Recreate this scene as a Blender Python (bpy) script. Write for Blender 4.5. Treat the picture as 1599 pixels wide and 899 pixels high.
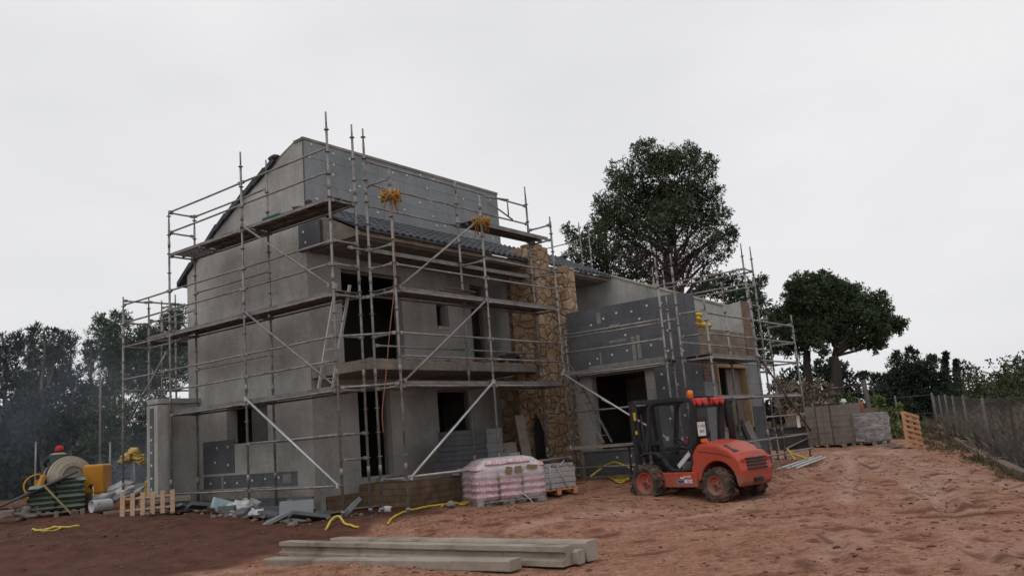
import bpy, bmesh, math, random
import numpy as np
from mathutils import Vector, Matrix, noise as mnoise
R = math.radians
S = bpy.context.scene
for o in list(bpy.data.objects): bpy.data.objects.remove(o)
COL = S.collection
rnd = random.Random(7)

# ------------------------------------------------------------------ camera
PITCH, ROLL, FPX, CAMZ = R(10.133), R(4.728), 1305.6, 1.6
FW = Vector((0, math.cos(PITCH), math.sin(PITCH)))
_R0 = Vector((1, 0, 0)); _U0 = _R0.cross(FW)
RT = _R0*math.cos(ROLL) - _U0*math.sin(ROLL)
UPV = _R0*math.sin(ROLL) + _U0*math.cos(ROLL)
EYE = Vector((0, 0, CAMZ))
cam = bpy.data.cameras.new('camera'); camo = bpy.data.objects.new('camera', cam); COL.objects.link(camo)
cam.sensor_width = 36; cam.lens = 36*FPX/1600; cam.clip_end = 3000; cam.clip_start = .1
m = Matrix.Identity(4)
for i in range(3):
    m[i][0] = RT[i]; m[i][1] = UPV[i]; m[i][2] = -FW[i]; m[i][3] = EYE[i]
camo.matrix_world = m
S.camera = camo

# ------------------------------------------------------------------ sky and sun (overcast)
SUN_EL, SUN_AZ = R(58), R(205)
w = bpy.data.worlds.new('World'); S.world = w; w.use_nodes = True
nt = w.node_tree; nt.nodes.clear()
def N(nt, t, **k):
    n = nt.nodes.new(t)
    for a, b in k.items(): setattr(n, a, b)
    return n
out = N(nt, 'ShaderNodeOutputWorld')
sky = N(nt, 'ShaderNodeTexSky', sky_type='NISHITA', sun_disc=False, sun_elevation=SUN_EL, sun_rotation=SUN_AZ)
bg1 = N(nt, 'ShaderNodeBackground'); bg1.inputs[1].default_value = .06
nt.links.new(sky.outputs[0], bg1.inputs[0])
tc = N(nt, 'ShaderNodeTexCoord'); mp = N(nt, 'ShaderNodeMapping'); mp.inputs['Scale'].default_value = (1, 1, 2.6)
ns = N(nt, 'ShaderNodeTexNoise'); ns.inputs['Scale'].default_value = 1.5; ns.inputs['Detail'].default_value = 5; ns.inputs['Roughness'].default_value = .5
nt.links.new(tc.outputs['Generated'], mp.inputs[0]); nt.links.new(mp.outputs[0], ns.inputs['Vector'])
cr = N(nt, 'ShaderNodeValToRGB')
cr.color_ramp.elements[0].position = .3; cr.color_ramp.elements[0].color = (.725, .73, .755, 1)
cr.color_ramp.elements[1].position = .68; cr.color_ramp.elements[1].color = (.89, .885, .895, 1)
nt.links.new(ns.outputs[0], cr.inputs[0])
bg2 = N(nt, 'ShaderNodeBackground'); bg2.inputs[1].default_value = 1.0
nt.links.new(cr.outputs[0], bg2.inputs[0])
mx = N(nt, 'ShaderNodeMixShader'); mx.inputs[0].default_value = .95
nt.links.new(bg1.outputs[0], mx.inputs[1]); nt.links.new(bg2.outputs[0], mx.inputs[2]); nt.links.new(mx.outputs[0], out.inputs[0])
sl = bpy.data.lights.new('sun', 'SUN'); sl.energy = .6; sl.angle = R(45); sl.color = (1, .97, .93)
so = bpy.data.objects.new('sun', sl); COL.objects.link(so)
# from camera-left behind, high
so.rotation_euler = Vector((-math.sin(SUN_AZ)*math.cos(SUN_EL), -math.cos(SUN_AZ)*math.cos(SUN_EL), -math.sin(SUN_EL))).to_track_quat('-Z', 'Y').to_euler()
S.view_settings.view_transform = 'Standard'; S.view_settings.look = 'None'
S.view_settings.exposure = 0; S.view_settings.gamma = 1; S.view_settings.use_curve_mapping = False
S.render.engine = 'CYCLES'; S.cycles.max_bounces = 6; S.cycles.transparent_max_bounces = 16

# ------------------------------------------------------------------ frames of reference
YA = R(53.06)
O = Vector((-3.5821, 16.5, 0)); U = Vector((math.cos(YA), math.sin(YA), 0)); V = Vector((-math.sin(YA), math.cos(YA), 0))
def W(a, b, z=0): return O + U*a + V*b + Vector((0, 0, z))
def UVof(p): d = p - O; return d.dot(U), d.dot(V)
def ray(x, y): return FW*FPX + RT*(x-800) + UPV*(450-y)
def atz(x, y, z): d = ray(x, y); return EYE + d*((z-CAMZ)/d.z)
def aty(x, y, Y): d = ray(x, y); return EYE + d*(Y/d.y)
def atv(x, y, v):
    d = ray(x, y); p0 = O + V*v
    return EYE + d*((p0-EYE).dot(V)/d.dot(V))

# ground heights
CTRL = [(0,0,0),(0,6,0),(0,10,0),(-6,9,.02),(6,9,0),(-4,13,.02),(0,12,0),(-8,13,.12),(-10.5,15.2,.3),(-7.5,15.5,.32),(-6.6,17.2,.5),(-14,15,.3),(-9.2,18,.64),(-12,20,.66),(-14,17.5,.55),(-16,23,.72),(-22,30,.8),(-12,30,.85),
  (.4,18.2,.24),(-.5,17.4,.22),(1.2,18.4,.22),(4.1,17.2,.02),(3.2,18.9,.12),(3.0,15.5,0),(7,13,0),(10.1,17.8,0),(11.7,21.7,.02),(14,27,.14),(8,21,.12),(9,24,.2),(11,28,.22),(12.3,34,.34),(15.5,33,.26),(17,36,.3),(22,30,-.1),(16,17,-.15),(30,40,0),(20,50,.5),(40,60,.3),
  (-2,13.5,.03),(-3.2,14.6,.12)]
for a, b, z in [(0,0,.36),(-.6,.6,.36),(1,1,.26),(.6,2.2,.26),(.7,4.5,.34),(.7,6,.5),(2.5,1,.3),(2.2,0,.32),(4,.3,.36),(5,-.4,.36),(6.7,-.8,.42),(6.8,-3.8,.4),(6.6,-5,.3),(9.4,-5,.34),(12.3,-5,.4),(13.5,-3,.45),(0,8.3,.7),(5,10,.9),(13,5,.6),(6,4,.4),(10,0,.4),(18,10,.8)]:
    p = W(a, b); CTRL.append((p.x, p.y, z))
for _x, _y in ((196,804), (231,804), (262,803)):
    p = aty(_x, _y, 18.7); CTRL += [(p.x, p.y, p.z), (p.x+.02, p.y+.1, p.z)]
CT = np.array(CTRL)
def gz_np(X, Y):
    X = np.asarray(X, float); Y = np.asarray(Y, float)
    num = np.zeros_like(X); den = np.zeros_like(X)
    for x, y, z in CT:
        d2 = (X-x)**2 + (Y-y)**2 + .35
        wt = d2**-1.7
        num += wt*z; den += wt
    far = np.clip((np.hypot(X, Y)-45)/60, 0, 1)
    return (num/den)*(1-far) + .6*far
def gz(x, y): return float(gz_np(np.array([x]), np.array([y]))[0])
def onground(x, y):
    """first point where the line of sight through a pixel meets the ground"""
    d = ray(x, y).normalized(); t = np.arange(7., 70., .05)
    zz = EYE.z + d.z*t - gz_np(EYE.x+d.x*t, EYE.y+d.y*t)
    k = np.nonzero(zz < 0)[0]; tt = t[k[0]] if len(k) else 60.
    if len(k) and k[0] > 0: tt = t[k[0]-1] + .05*zz[k[0]-1]/(zz[k[0]-1]-zz[k[0]])
    p = EYE + d*float(tt); return Vector((p.x, p.y, gz(p.x, p.y)))

# ------------------------------------------------------------------ mesh builder
class MB:
    def __init__(s): s.v = []; s.f = []; s.mi = []; s.sm = []
    def add(s, vs, fs, mi=0, smooth=False):
        b = len(s.v); s.v += [tuple(p) for p in vs]
        for f in fs: s.f.append(tuple(i+b for i in f)); s.mi.append(mi); s.sm.append(smooth)
        return s
    def box(s, lo, hi, mi=0, M=None):
        x0, y0, z0 = lo; x1, y1, z1 = hi
        vs = [(x0,y0,z0),(x1,y0,z0),(x1,y1,z0),(x0,y1,z0),(x0,y0,z1),(x1,y0,z1),(x1,y1,z1),(x0,y1,z1)]
        if M is not None: vs = [M @ Vector(p) for p in vs]
        return s.add(vs, [(3,2,1,0),(4,5,6,7),(0,1,5,4),(1,2,6,5),(2,3,7,6),(3,0,4,7)], mi)
    def cbox(s, c, d, mi=0, rz=0, M=None):
        mm = Matrix.Translation(c) @ Matrix.Rotation(rz, 4, 'Z')
        if M is not None: mm = Matrix.Translation(c) @ M
        return s.box((-d[0]/2,-d[1]/2,-d[2]/2), (d[0]/2,d[1]/2,d[2]/2), mi, mm)
    def bar(s, p0, p1, wd, th, mi=0, up=(0,0,1)):
        p0 = Vector(p0); p1 = Vector(p1); d = (p1-p0); L = d.length; d.normalize()
        a = Vector(up).cross(d)
        if a.length < 1e-4: a = Vector((1,0,0)).cross(d)
        a.normalize(); b = d.cross(a)
        vs = []
        for t in (p0, p1):
            for i, j in ((-1,-1),(1,-1),(1,1),(-1,1)): vs.append(t + a*(i*wd/2) + b*(j*th/2))
        return s.add(vs, [(3,2,1,0),(4,5,6,7),(0,1,5,4),(1,2,6,5),(2,3,7,6),(3,0,4,7)], mi)
    def tube(s, p0, p1, r, n=8, mi=0, r1=None, cap=True):
        return s.path([p0, p1], [r, r if r1 is None else r1], n, mi, cap)
    def path(s, pts, r, n=8, mi=0, cap=True):
        pts = [Vector(p) for p in pts]
        rs = r if isinstance(r, (list, tuple)) else [r]*len(pts)
        vs = []; prev = None
        for i, p in enumerate(pts):
            d = (pts[min(i+1, len(pts)-1)] - pts[max(i-1, 0)])
            if d.length < 1e-9: d = Vector((0,0,1))
            d.normalize()
            if prev is None:
                a = d.cross(Vector((0,0,1)))
                if a.length < .05: a = d.cross(Vector((1,0,0)))
            else: a = prev - d*prev.dot(d)
            a.normalize(); prev = a; b = d.cross(a)
            for k in range(n):
                t = 2*math.pi*k/n; vs.append(p + a*(math.cos(t)*rs[i]) + b*(math.sin(t)*rs[i]))
        fs = []
        for i in range(len(pts)-1):
            for k in range(n):
                fs.append((i*n+k, i*n+(k+1)%n, (i+1)*n+(k+1)%n, (i+1)*n+k))
        b0 = len(s.v); s.add(vs, fs, mi, True)
        if cap:
            s.f.append(tuple(b0+k for k in reversed(range(n)))); s.mi.append(mi); s.sm.append(False)
            e = b0+(len(pts)-1)*n; s.f.append(tuple(e+k for k in range(n))); s.mi.append(mi); s.sm.append(False)
        return s
    def lathe(s, prof, M=None, n=24, mi=0, smooth=True, a0=0, a1=2*math.pi):
        M = M or Matrix.Identity(4); vs = []; full = abs(a1-a0-2*math.pi) < 1e-6
        cnt = n if full else n+1
        for r, z in prof:
            for k in range(cnt):
                t = a0+(a1-a0)*k/n; vs.append(M @ Vector((r*math.cos(t), r*math.sin(t), z)))
        fs = []
        for i in range(len(prof)-1):
            for k in range(n):
                k2 = (k+1) % cnt
                fs.append((i*cnt+k, i*cnt+k2, (i+1)*cnt+k2, (i+1)*cnt+k))
        return s.add(vs, fs, mi, smooth)
    def prism(s, poly, ax, a0, a1, mi=0):
        """poly in the two other axes (cyclic order), extruded along ax from a0 to a1"""
        def P(q, a):
            if ax == 0: return (a, q[0], q[1])
            if ax == 1: return (q[0], a, q[1])
            return (q[0], q[1], a)
        n = len(poly); vs = [P(q, a0) for q in poly] + [P(q, a1) for q in poly]
        fs = [tuple(range(n))[::-1], tuple(range(n, 2*n))] + [(i, (i+1)%n, n+(i+1)%n, n+i) for i in range(n)]
        return s.add(vs, fs, mi)
    def blob(s, c, r, seed=0, mi=0, sub=2, jit=.25, M=None):
        bm = bmesh.new(); bmesh.ops.create_icosphere(bm, subdivisions=sub, radius=1)
        vs = []
        for v in bm.verts:
            k = 1 + jit*mnoise.noise(Vector(v.co)*1.7 + Vector((seed*3.1, seed*1.7, seed)))
            p = Vector((v.co.x*r[0]*k, v.co.y*r[1]*k, v.co.z*r[2]*k))
            if M is not None: p = M @ p
            vs.append(p + Vector(c))
        fs = [tuple(v.index for v in f.verts) for f in bm.faces]; bm.free()
        return s.add(vs, fs, mi, True)
    def wall(s, ax, t0, t1, a0, a1, z0, z1, holes, mi=0):
        """rectangular wall with rectangular openings; ax = thickness axis (0: wall runs along y, 1: runs along x)"""
        A = sorted({a0, a1, *[h[0] for h in holes], *[h[1] for h in holes]}); Z = sorted({z0, z1, *[h[2] for h in holes], *[h[3] for h in holes]})
        A = [a for a in A if a0 <= a <= a1]; Z = [z for z in Z if z0 <= z <= z1]
        def fill(i, j):
            if i < 0 or j < 0 or i >= len(A)-1 or j >= len(Z)-1: return False
            am = (A[i]+A[i+1])/2; zm = (Z[j]+Z[j+1])/2
            return not any(h[0] < am < h[1] and h[2] < zm < h[3] for h in holes)
        def P(t, a, z): return (t, a, z) if ax == 0 else (a, t, z)
        for i in range(len(A)-1):
            for j in range(len(Z)-1):
                if not fill(i, j): continue
                a, b, c, d = A[i], A[i+1], Z[j], Z[j+1]
                q = [P(t0,a,c),P(t0,b,c),P(t0,b,d),P(t0,a,d)]; s.add(q, [(0,1,2,3)], mi)
                q = [P(t1,a,c),P(t1,b,c),P(t1,b,d),P(t1,a,d)]; s.add(q, [(3,2,1,0)], mi)
                if not fill(i-1, j): s.add([P(t0,a,c),P(t1,a,c),P(t1,a,d),P(t0,a,d)], [(0,1,2,3)], mi)
                if not fill(i+1, j): s.add([P(t0,b,c),P(t1,b,c),P(t1,b,d),P(t0,b,d)], [(0,1,2,3)], mi)
                if not fill(i, j-1): s.add([P(t0,a,c),P(t1,a,c),P(t1,b,c),P(t0,b,c)], [(0,1,2,3)], mi)
                if not fill(i, j+1): s.add([P(t0,a,d),P(t1,a,d),P(t1,b,d),P(t0,b,d)], [(0,1,2,3)], mi)
        return s
    def build(s, name, mats, parent=None, bevel=0, seg=2, recalc=True, loc=None):
        me = bpy.data.meshes.new(name); me.from_pydata(s.v, [], s.f)
        if not isinstance(mats, (list, tuple)): mats = [mats]
        for q in mats: me.materials.append(q)
        me.polygons.foreach_set('material_index', s.mi); me.polygons.foreach_set('use_smooth', s.sm)
        if recalc:
            bm = bmesh.new(); bm.from_mesh(me); bmesh.ops.recalc_face_normals(bm, faces=bm.faces); bm.to_mesh(me); bm.free()
        me.update()
        o = bpy.data.objects.new(name, me); COL.objects.link(o)
        if parent: o.parent = parent
        if loc is not None: o.location = loc
        if bevel:
            b = o.modifiers.new('bevel', 'BEVEL'); b.width = bevel; b.segments = seg; b.limit_method = 'ANGLE'; b.angle_limit = R(35)
        return o
def tag(o, label=None, cat=None, group=None, kind=None):
    for k, v_ in (('label', label), ('category', cat), ('group', group), ('kind', kind)):
        if v_: o[k] = v_
    return o
def empty(name, loc, rz, label, cat, group=None):
    o = bpy.data.objects.new(name, None); COL.objects.link(o); o.location = loc; o.rotation_euler = (0, 0, rz); o.empty_display_size = .2
    return tag(o, label, cat, group)
def copy_tree(o, parent=None):
    c = o.copy(); COL.objects.link(c)
    if parent is not None: c.parent = parent
    for ch in list(o.children): copy_tree(ch, c)
    return c

# ------------------------------------------------------------------ materials
def mat(name, c1, c2=None, scale=3., detail=6, rough=.85, bump=0, bscale=None, metal=0, lo=.35, hi=.65, c3=None, s3=.6, m3=(.55, .7), stretch=None, spec=.3, coord='Object', wetmix=None):
    """two-tone noise material, optional third tone in larger patches"""
    M = bpy.data.materials.new(name); M.use_nodes = True; t = M.node_tree; b = t.nodes['Principled BSDF']
    b.inputs['Roughness'].default_value = rough; b.inputs['Metallic'].default_value = metal; b.inputs['Specular IOR Level'].default_value = spec
    tcn = N(t, 'ShaderNodeTexCoord'); src = tcn.outputs[coord]
    if stretch:
        mpn = N(t, 'ShaderNodeMapping'); mpn.inputs['Scale'].default_value = stretch; t.links.new(src, mpn.inputs[0]); src = mpn.outputs[0]
    if c2 is None: c2 = tuple(x*.8 for x in c1)
    n1 = N(t, 'ShaderNodeTexNoise'); n1.inputs['Scale'].default_value = scale; n1.inputs['Detail'].default_value = detail; n1.inputs['Roughness'].default_value = .62
    t.links.new(src, n1.inputs['Vector'])
    r1 = N(t, 'ShaderNodeValToRGB'); e = r1.color_ramp.elements
    e[0].position = lo; e[0].color = (*c1, 1); e[1].position = hi; e[1].color = (*c2, 1)
    t.links.new(n1.outputs[0], r1.inputs[0]); col = r1.outputs[0]
    if c3 is not None:
        n3 = N(t, 'ShaderNodeTexNoise'); n3.inputs['Scale'].default_value = s3; n3.inputs['Detail'].default_value = 7; n3.inputs['Roughness'].default_value = .65
        t.links.new(src, n3.inputs['Vector'])
        mr = N(t, 'ShaderNodeMapRange'); mr.inputs[1].default_value = m3[0]; mr.inputs[2].default_value = m3[1]; t.links.new(n3.outputs[0], mr.inputs[0])
        mxn = N(t, 'ShaderNodeMix', data_type='RGBA'); t.links.new(mr.outputs[0], mxn.inputs['Factor'])
        t.links.new(col, mxn.inputs['A']); mxn.inputs['B'].default_value = (*c3, 1); col = mxn.outputs['Result']
    t.links.new(col, b.inputs['Base Color'])
    if bump:
        n2 = N(t, 'ShaderNodeTexNoise'); n2.inputs['Scale'].default_value = bscale or scale*6; n2.inputs['Detail'].default_value = 5
        t.links.new(src, n2.inputs['Vector'])
        bp = N(t, 'ShaderNodeBump'); bp.inputs['Strength'].default_value = bump; bp.inputs['Distance'].default_value = .02
        t.links.new(n2.outputs[0], bp.inputs['Height']); t.links.new(bp.outputs[0], b.inputs['Normal'])
    return M
def streak(M, f=.35, sc=(2.2,2.2,.22)):
    t = M.node_tree; b = t.nodes['Principled BSDF']; src = b.inputs['Base Color'].links[0].from_socket
    tcn = N(t, 'ShaderNodeTexCoord'); mpn = N(t, 'ShaderNodeMapping'); mpn.inputs['Scale'].default_value = sc; t.links.new(tcn.outputs['Object'], mpn.inputs[0])
    n = N(t, 'ShaderNodeTexNoise'); n.inputs['Scale'].default_value = 1; n.inputs['Detail'].default_value = 7; n.inputs['Roughness'].default_value = .7; t.links.new(mpn.outputs[0], n.inputs['Vector'])
    n2 = N(t, 'ShaderNodeTexNoise'); n2.inputs['Scale'].default_value = 14; n2.inputs['Detail'].default_value = 8; n2.inputs['Roughness'].default_value = .75; t.links.new(tcn.outputs['Object'], n2.inputs['Vector'])
    r1 = N(t, 'ShaderNodeValToRGB'); r1.color_ramp.elements[0].position = .36; r1.color_ramp.elements[0].color = (.5,.49,.48,1); r1.color_ramp.elements[1].position = .6; r1.color_ramp.elements[1].color = (1.1,1.1,1.09,1); t.links.new(n.outputs[0], r1.inputs[0])
    r2 = N(t, 'ShaderNodeValToRGB'); r2.color_ramp.elements[0].position = .3; r2.color_ramp.elements[0].color = (.7,.7,.7,1); r2.color_ramp.elements[1].position = .65; r2.color_ramp.elements[1].color = (1.12,1.12,1.12,1); t.links.new(n2.outputs[0], r2.inputs[0])
    m1 = N(t, 'ShaderNodeMix', data_type='RGBA', blend_type='MULTIPLY'); m1.inputs['Factor'].default_value = f; t.links.new(src, m1.inputs['A']); t.links.new(r1.outputs[0], m1.inputs['B'])
    m2 = N(t, 'ShaderNodeMix', data_type='RGBA', blend_type='MULTIPLY'); m2.inputs['Factor'].default_value = .6; t.links.new(m1.outputs['Result'], m2.inputs['A']); t.links.new(r2.outputs[0], m2.inputs['B'])
    t.links.new(m2.outputs['Result'], b.inputs['Base Color'])
def voronoi_stone(name):
    M = bpy.data.materials.new(name); M.use_nodes = True; t = M.node_tree; b = t.nodes['Principled BSDF']; b.inputs['Roughness'].default_value = .9; b.inputs['Specular IOR Level'].default_value = .15
    tcn = N(t, 'ShaderNodeTexCoord'); mpn = N(t, 'ShaderNodeMapping'); mpn.inputs['Scale'].default_value = (2.6, 2.6, 3.4); t.links.new(tcn.outputs['Object'], mpn.inputs[0])
    nn = N(t, 'ShaderNodeTexNoise'); nn.inputs['Scale'].default_value = 1.6; t.links.new(mpn.outputs[0], nn.inputs['Vector'])
    mv = N(t, 'ShaderNodeMix', data_type='RGBA', blend_type='LINEAR_LIGHT'); mv.inputs['Factor'].default_value = .25
    t.links.new(mpn.outputs[0], mv.inputs['A']); t.links.new(nn.outputs['Color'], mv.inputs['B'])
    v1 = N(t, 'ShaderNodeTexVoronoi', feature='DISTANCE_TO_EDGE'); v1.inputs['Scale'].default_value = 1.15; t.links.new(mv.outputs['Result'], v1.inputs['Vector'])
    v2 = N(t, 'ShaderNodeTexVoronoi'); v2.inputs['Scale'].default_value = 1.15; t.links.new(mv.outputs['Result'], v2.inputs['Vector'])
    rr = N(t, 'ShaderNodeValToRGB'); e = rr.color_ramp.elements; e[0].color = (.30, .205, .13, 1); e[1].color = (.46, .35, .245, 1); e.new(.5).color = (.39, .27, .175, 1)
    sp = N(t, 'ShaderNodeSeparateColor'); t.links.new(v2.outputs['Color'], sp.inputs[0]); t.links.new(sp.outputs[0], rr.inputs[0])
    n3 = N(t, 'ShaderNodeTexNoise'); n3.inputs['Scale'].default_value = 5; n3.inputs['Detail'].default_value = 8; t.links.new(tcn.outputs['Object'], n3.inputs['Vector'])
    m1 = N(t, 'ShaderNodeMix', data_type='RGBA', blend_type='MULTIPLY'); m1.inputs['Factor'].default_value = .7
    rr3 = N(t, 'ShaderNodeValToRGB'); rr3.color_ramp.elements[0].position = .3; rr3.color_ramp.elements[0].color = (.55, .5, .45, 1); rr3.color_ramp.elements[1].position = .65; rr3.color_ramp.elements[1].color = (1, 1, 1, 1)
    t.links.new(n3.outputs[0], rr3.inputs[0]); t.links.new(rr.outputs[0], m1.inputs['A']); t.links.new(rr3.outputs[0], m1.inputs['B'])
    mr = N(t, 'ShaderNodeMapRange'); mr.inputs[1].default_value = .008; mr.inputs[2].default_value = .04; t.links.new(v1.outputs['Distance'], mr.inputs[0])
    m2 = N(t, 'ShaderNodeMix', data_type='RGBA'); m2.inputs['A'].default_value = (.225, .165, .115, 1); t.links.new(mr.outputs[0], m2.inputs['Factor']); t.links.new(m1.outputs['Result'], m2.inputs['B'])
    t.links.new(m2.outputs['Result'], b.inputs['Base Color'])
    mr2 = N(t, 'ShaderNodeMapRange'); mr2.inputs[1].default_value = 0; mr2.inputs[2].default_value = .12; t.links.new(v1.outputs['Distance'], mr2.inputs[0])
    ad = N(t, 'ShaderNodeMath', operation='MULTIPLY_ADD'); ad.inputs[1].default_value = .5; t.links.new(n3.outputs[0], ad.inputs[0]); t.links.new(mr2.outputs[0], ad.inputs[2])
    bp = N(t, 'ShaderNodeBump'); bp.inputs['Strength'].default_value = .9; bp.inputs['Distance'].default_value = .05; t.links.new(ad.outputs[0], bp.inputs['Height']); t.links.new(bp.outputs[0], b.inputs['Normal'])
    return M
def brickmat(name, c1, c2, mortar, sc=1., bw=.25, rh=.1, ms=.012, rot=(R(90), 0, 0), rough=.9, offset=.5):
    M = bpy.data.materials.new(name); M.use_nodes = True; t = M.node_tree; b = t.nodes['Principled BSDF']; b.inputs['Roughness'].default_value = rough; b.inputs['Specular IOR Level'].default_value = .2
    tcn = N(t, 'ShaderNodeTexCoord'); sx = N(t, 'ShaderNodeSeparateXYZ'); t.links.new(tcn.outputs['Object'], sx.inputs[0])
    ad = N(t, 'ShaderNodeMath', operation='ADD'); t.links.new(sx.outputs[0], ad.inputs[0]); t.links.new(sx.outputs[1], ad.inputs[1])
    cb = N(t, 'ShaderNodeCombineXYZ'); t.links.new(ad.outputs[0], cb.inputs[0]); t.links.new(sx.outputs[2], cb.inputs[1])
    bt = N(t, 'ShaderNodeTexBrick', offset=offset); bt.inputs['Color1'].default_value = (*c1, 1); bt.inputs['Color2'].default_value = (*c2, 1); bt.inputs['Mortar'].default_value = (*mortar, 1)
    bt.inputs['Scale'].default_value = sc; bt.inputs['Brick Width'].default_value = bw; bt.inputs['Row Height'].default_value = rh; bt.inputs['Mortar Size'].default_value = ms; bt.inputs['Mortar Smooth'].default_value = .3
    t.links.new(cb.outputs[0], bt.inputs['Vector'])
    nz = N(t, 'ShaderNodeTexNoise'); nz.inputs['Scale'].default_value = 4; nz.inputs['Detail'].default_value = 8; t.links.new(tcn.outputs['Object'], nz.inputs['Vector'])
    r3 = N(t, 'ShaderNodeValToRGB'); r3.color_ramp.elements[0].position = .32; r3.color_ramp.elements[0].color = (.62, .6, .58, 1); r3.color_ramp.elements[1].position = .62; r3.color_ramp.elements[1].color = (1, 1, 1, 1); t.links.new(nz.outputs[0], r3.inputs[0])
    m1 = N(t, 'ShaderNodeMix', data_type='RGBA', blend_type='MULTIPLY'); m1.inputs['Factor'].default_value = .8; t.links.new(bt.outputs[0], m1.inputs['A']); t.links.new(r3.outputs[0], m1.inputs['B'])
    t.links.new(m1.outputs['Result'], b.inputs['Base Color'])
    bp = N(t, 'ShaderNodeBump'); bp.inputs['Strength'].default_value = .5; bp.inputs['Distance'].default_value = .01; bp.invert = True; t.links.new(bt.outputs['Fac'], bp.inputs['Height']); t.links.new(bp.outputs[0], b.inputs['Normal'])
    return M
def leafmat(name, c1, c2, rough=.6, trans=.15):
    M = bpy.data.materials.new(name); M.use_nodes = True; t = M.node_tree; b = t.nodes['Principled BSDF']; b.inputs['Roughness'].default_value = rough; b.inputs['Specular IOR Level'].default_value = .2
    g = N(t, 'ShaderNodeNewGeometry'); tcn = N(t, 'ShaderNodeTexCoord')
    nz = N(t, 'ShaderNodeTexNoise'); nz.inputs['Scale'].default_value = .9; nz.inputs['Detail'].default_value = 3; t.links.new(tcn.outputs['Object'], nz.inputs['Vector'])
    ma = N(t, 'ShaderNodeMath', operation='MULTIPLY_ADD'); ma.inputs[1].default_value = .45; t.links.new(g.outputs['Random Per Island'], ma.inputs[0])
    ms = N(t, 'ShaderNodeMath', operation='MULTIPLY'); ms.inputs[1].default_value = .7; t.links.new(nz.outputs[0], ms.inputs[0]); t.links.new(ms.outputs[0], ma.inputs[2])
    r1 = N(t, 'ShaderNodeValToRGB'); e = r1.color_ramp.elements; e[0].position = .25; e[0].color = (*c1, 1); e[1].position = .8; e[1].color = (*c2, 1); t.links.new(ma.outputs[0], r1.inputs[0])
    t.links.new(r1.outputs[0], b.inputs['Base Color'])
    return M

PLASTER = mat('grey_render', (.36,.355,.332), (.44,.433,.405), 1.3, 9, .95, .25, 30, c3=(.24,.234,.218), s3=.4, m3=(.46,.72), spec=.1)
PLASTER_L = mat('light_render', (.44,.44,.42), (.36,.36,.345), 1.6, 8, .95, .2, 30, c3=(.26,.26,.25), s3=.8, m3=(.55,.75), spec=.1)
CONC = mat('cast_concrete', (.30,.27,.235), (.21,.185,.16), 2.5, 8, .9, .3, 25, c3=(.14,.12,.105), s3=1.2, m3=(.5,.75))
CONC_PALE = mat('pale_concrete_edge', (.42,.37,.30), (.30,.255,.2), 3, 8, .9, .3, 25, c3=(.19,.15,.12), s3=1.5, m3=(.55,.75))
SOFFIT = mat('soffit_boards', (.21,.18,.16), (.15,.13,.115), 2, 6, .95, .15)
INSUL = mat('graphite_insulation', (.10,.105,.114), (.132,.138,.148), 1.2, 7, .9, .06, 60, c3=(.175,.172,.165), s3=.8, m3=(.62,.8), spec=.15)
INSUL_A = mat('sky_sheen_insulation', (.215,.232,.245), (.265,.282,.295), .9, 7, .9, .06, 60, c3=(.18,.19,.198), s3=.7, m3=(.5,.8), spec=.2)  # lighter insulation for the attic, wet sky reflection painted into the colour
INSUL_B = mat('blue_grey_insulation', (.19,.205,.22), (.23,.245,.26), 1.5, 5, .85, .05, 60)
SMEAR = mat('adhesive_smear', (.19,.185,.175), (.26,.25,.235), 6, 7, .95, .4, 40)
DOT = mat('white_plastic_cap', (.62,.62,.61), (.5,.5,.49), 8)
JOINT = mat('board_joint', (.075,.08,.087), (.095,.1,.107), 5)
TILE = mat('dark_roof_tile', (.042,.045,.053), (.075,.078,.09), 2.2, 6, .75, .2, 30, c3=(.11,.115,.125), s3=1.5, m3=(.6,.8))
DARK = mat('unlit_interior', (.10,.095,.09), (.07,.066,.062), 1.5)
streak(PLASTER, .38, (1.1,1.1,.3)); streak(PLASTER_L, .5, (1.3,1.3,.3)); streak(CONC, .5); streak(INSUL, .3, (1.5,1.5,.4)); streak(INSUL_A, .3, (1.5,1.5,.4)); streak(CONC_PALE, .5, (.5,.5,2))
STONE = voronoi_stone('ochre_stone_cladding')
BRICK = brickmat('raw_brown_brick', (.225,.13,.095), (.175,.105,.08), (.22,.195,.17), rh=.09, bw=.24)
BRICKB = brickmat('grey_brown_block', (.27,.20,.15), (.22,.16,.12), (.2,.17,.14), rh=.19, bw=.39)
BRICKP = brickmat('footing_block', (.225,.15,.095), (.165,.11,.072), (.13,.095,.07), rh=.14, bw=.4)
GALV = mat('galvanised_tube', (.30,.292,.285), (.20,.19,.182), 7, 6, .55, .1, 60, metal=.4, c3=(.13,.105,.09), s3=2.5, m3=(.5,.7))
GALV_B = mat('bright_galvanised_tube', (.52,.52,.52), (.42,.42,.42), 5, 5, .42, 0, metal=.45)
DECK = mat('steel_deck', (.235,.23,.22), (.16,.148,.14), 3, 6, .65, .15, 40, metal=.3, c3=(.13,.105,.09), s3=1.8, m3=(.5,.7))
WOODO = mat('orange_pallet_wood', (.50,.27,.15), (.40,.2,.1), 3, 6, .8, .1, stretch=(1,1,6))
WOODP = mat('pale_pallet_wood', (.46,.31,.21), (.36,.23,.15), 3, 6, .85, .15, stretch=(1,6,1))
WOODG = mat('weathered_wood', (.27,.235,.20), (.19,.16,.135), 4, 7, .9, .2)
WOODY = mat('new_timber', (.34,.25,.15), (.25,.175,.105), 4, 6, .8, .1)
ORANGE = mat('orange_machine_paint', (.44,.062,.03), (.37,.05,.027), 3, 6, .42, .03, 40, c3=(.25,.1,.065), s3=2.6, m3=(.5,.78), spec=.45)
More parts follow.
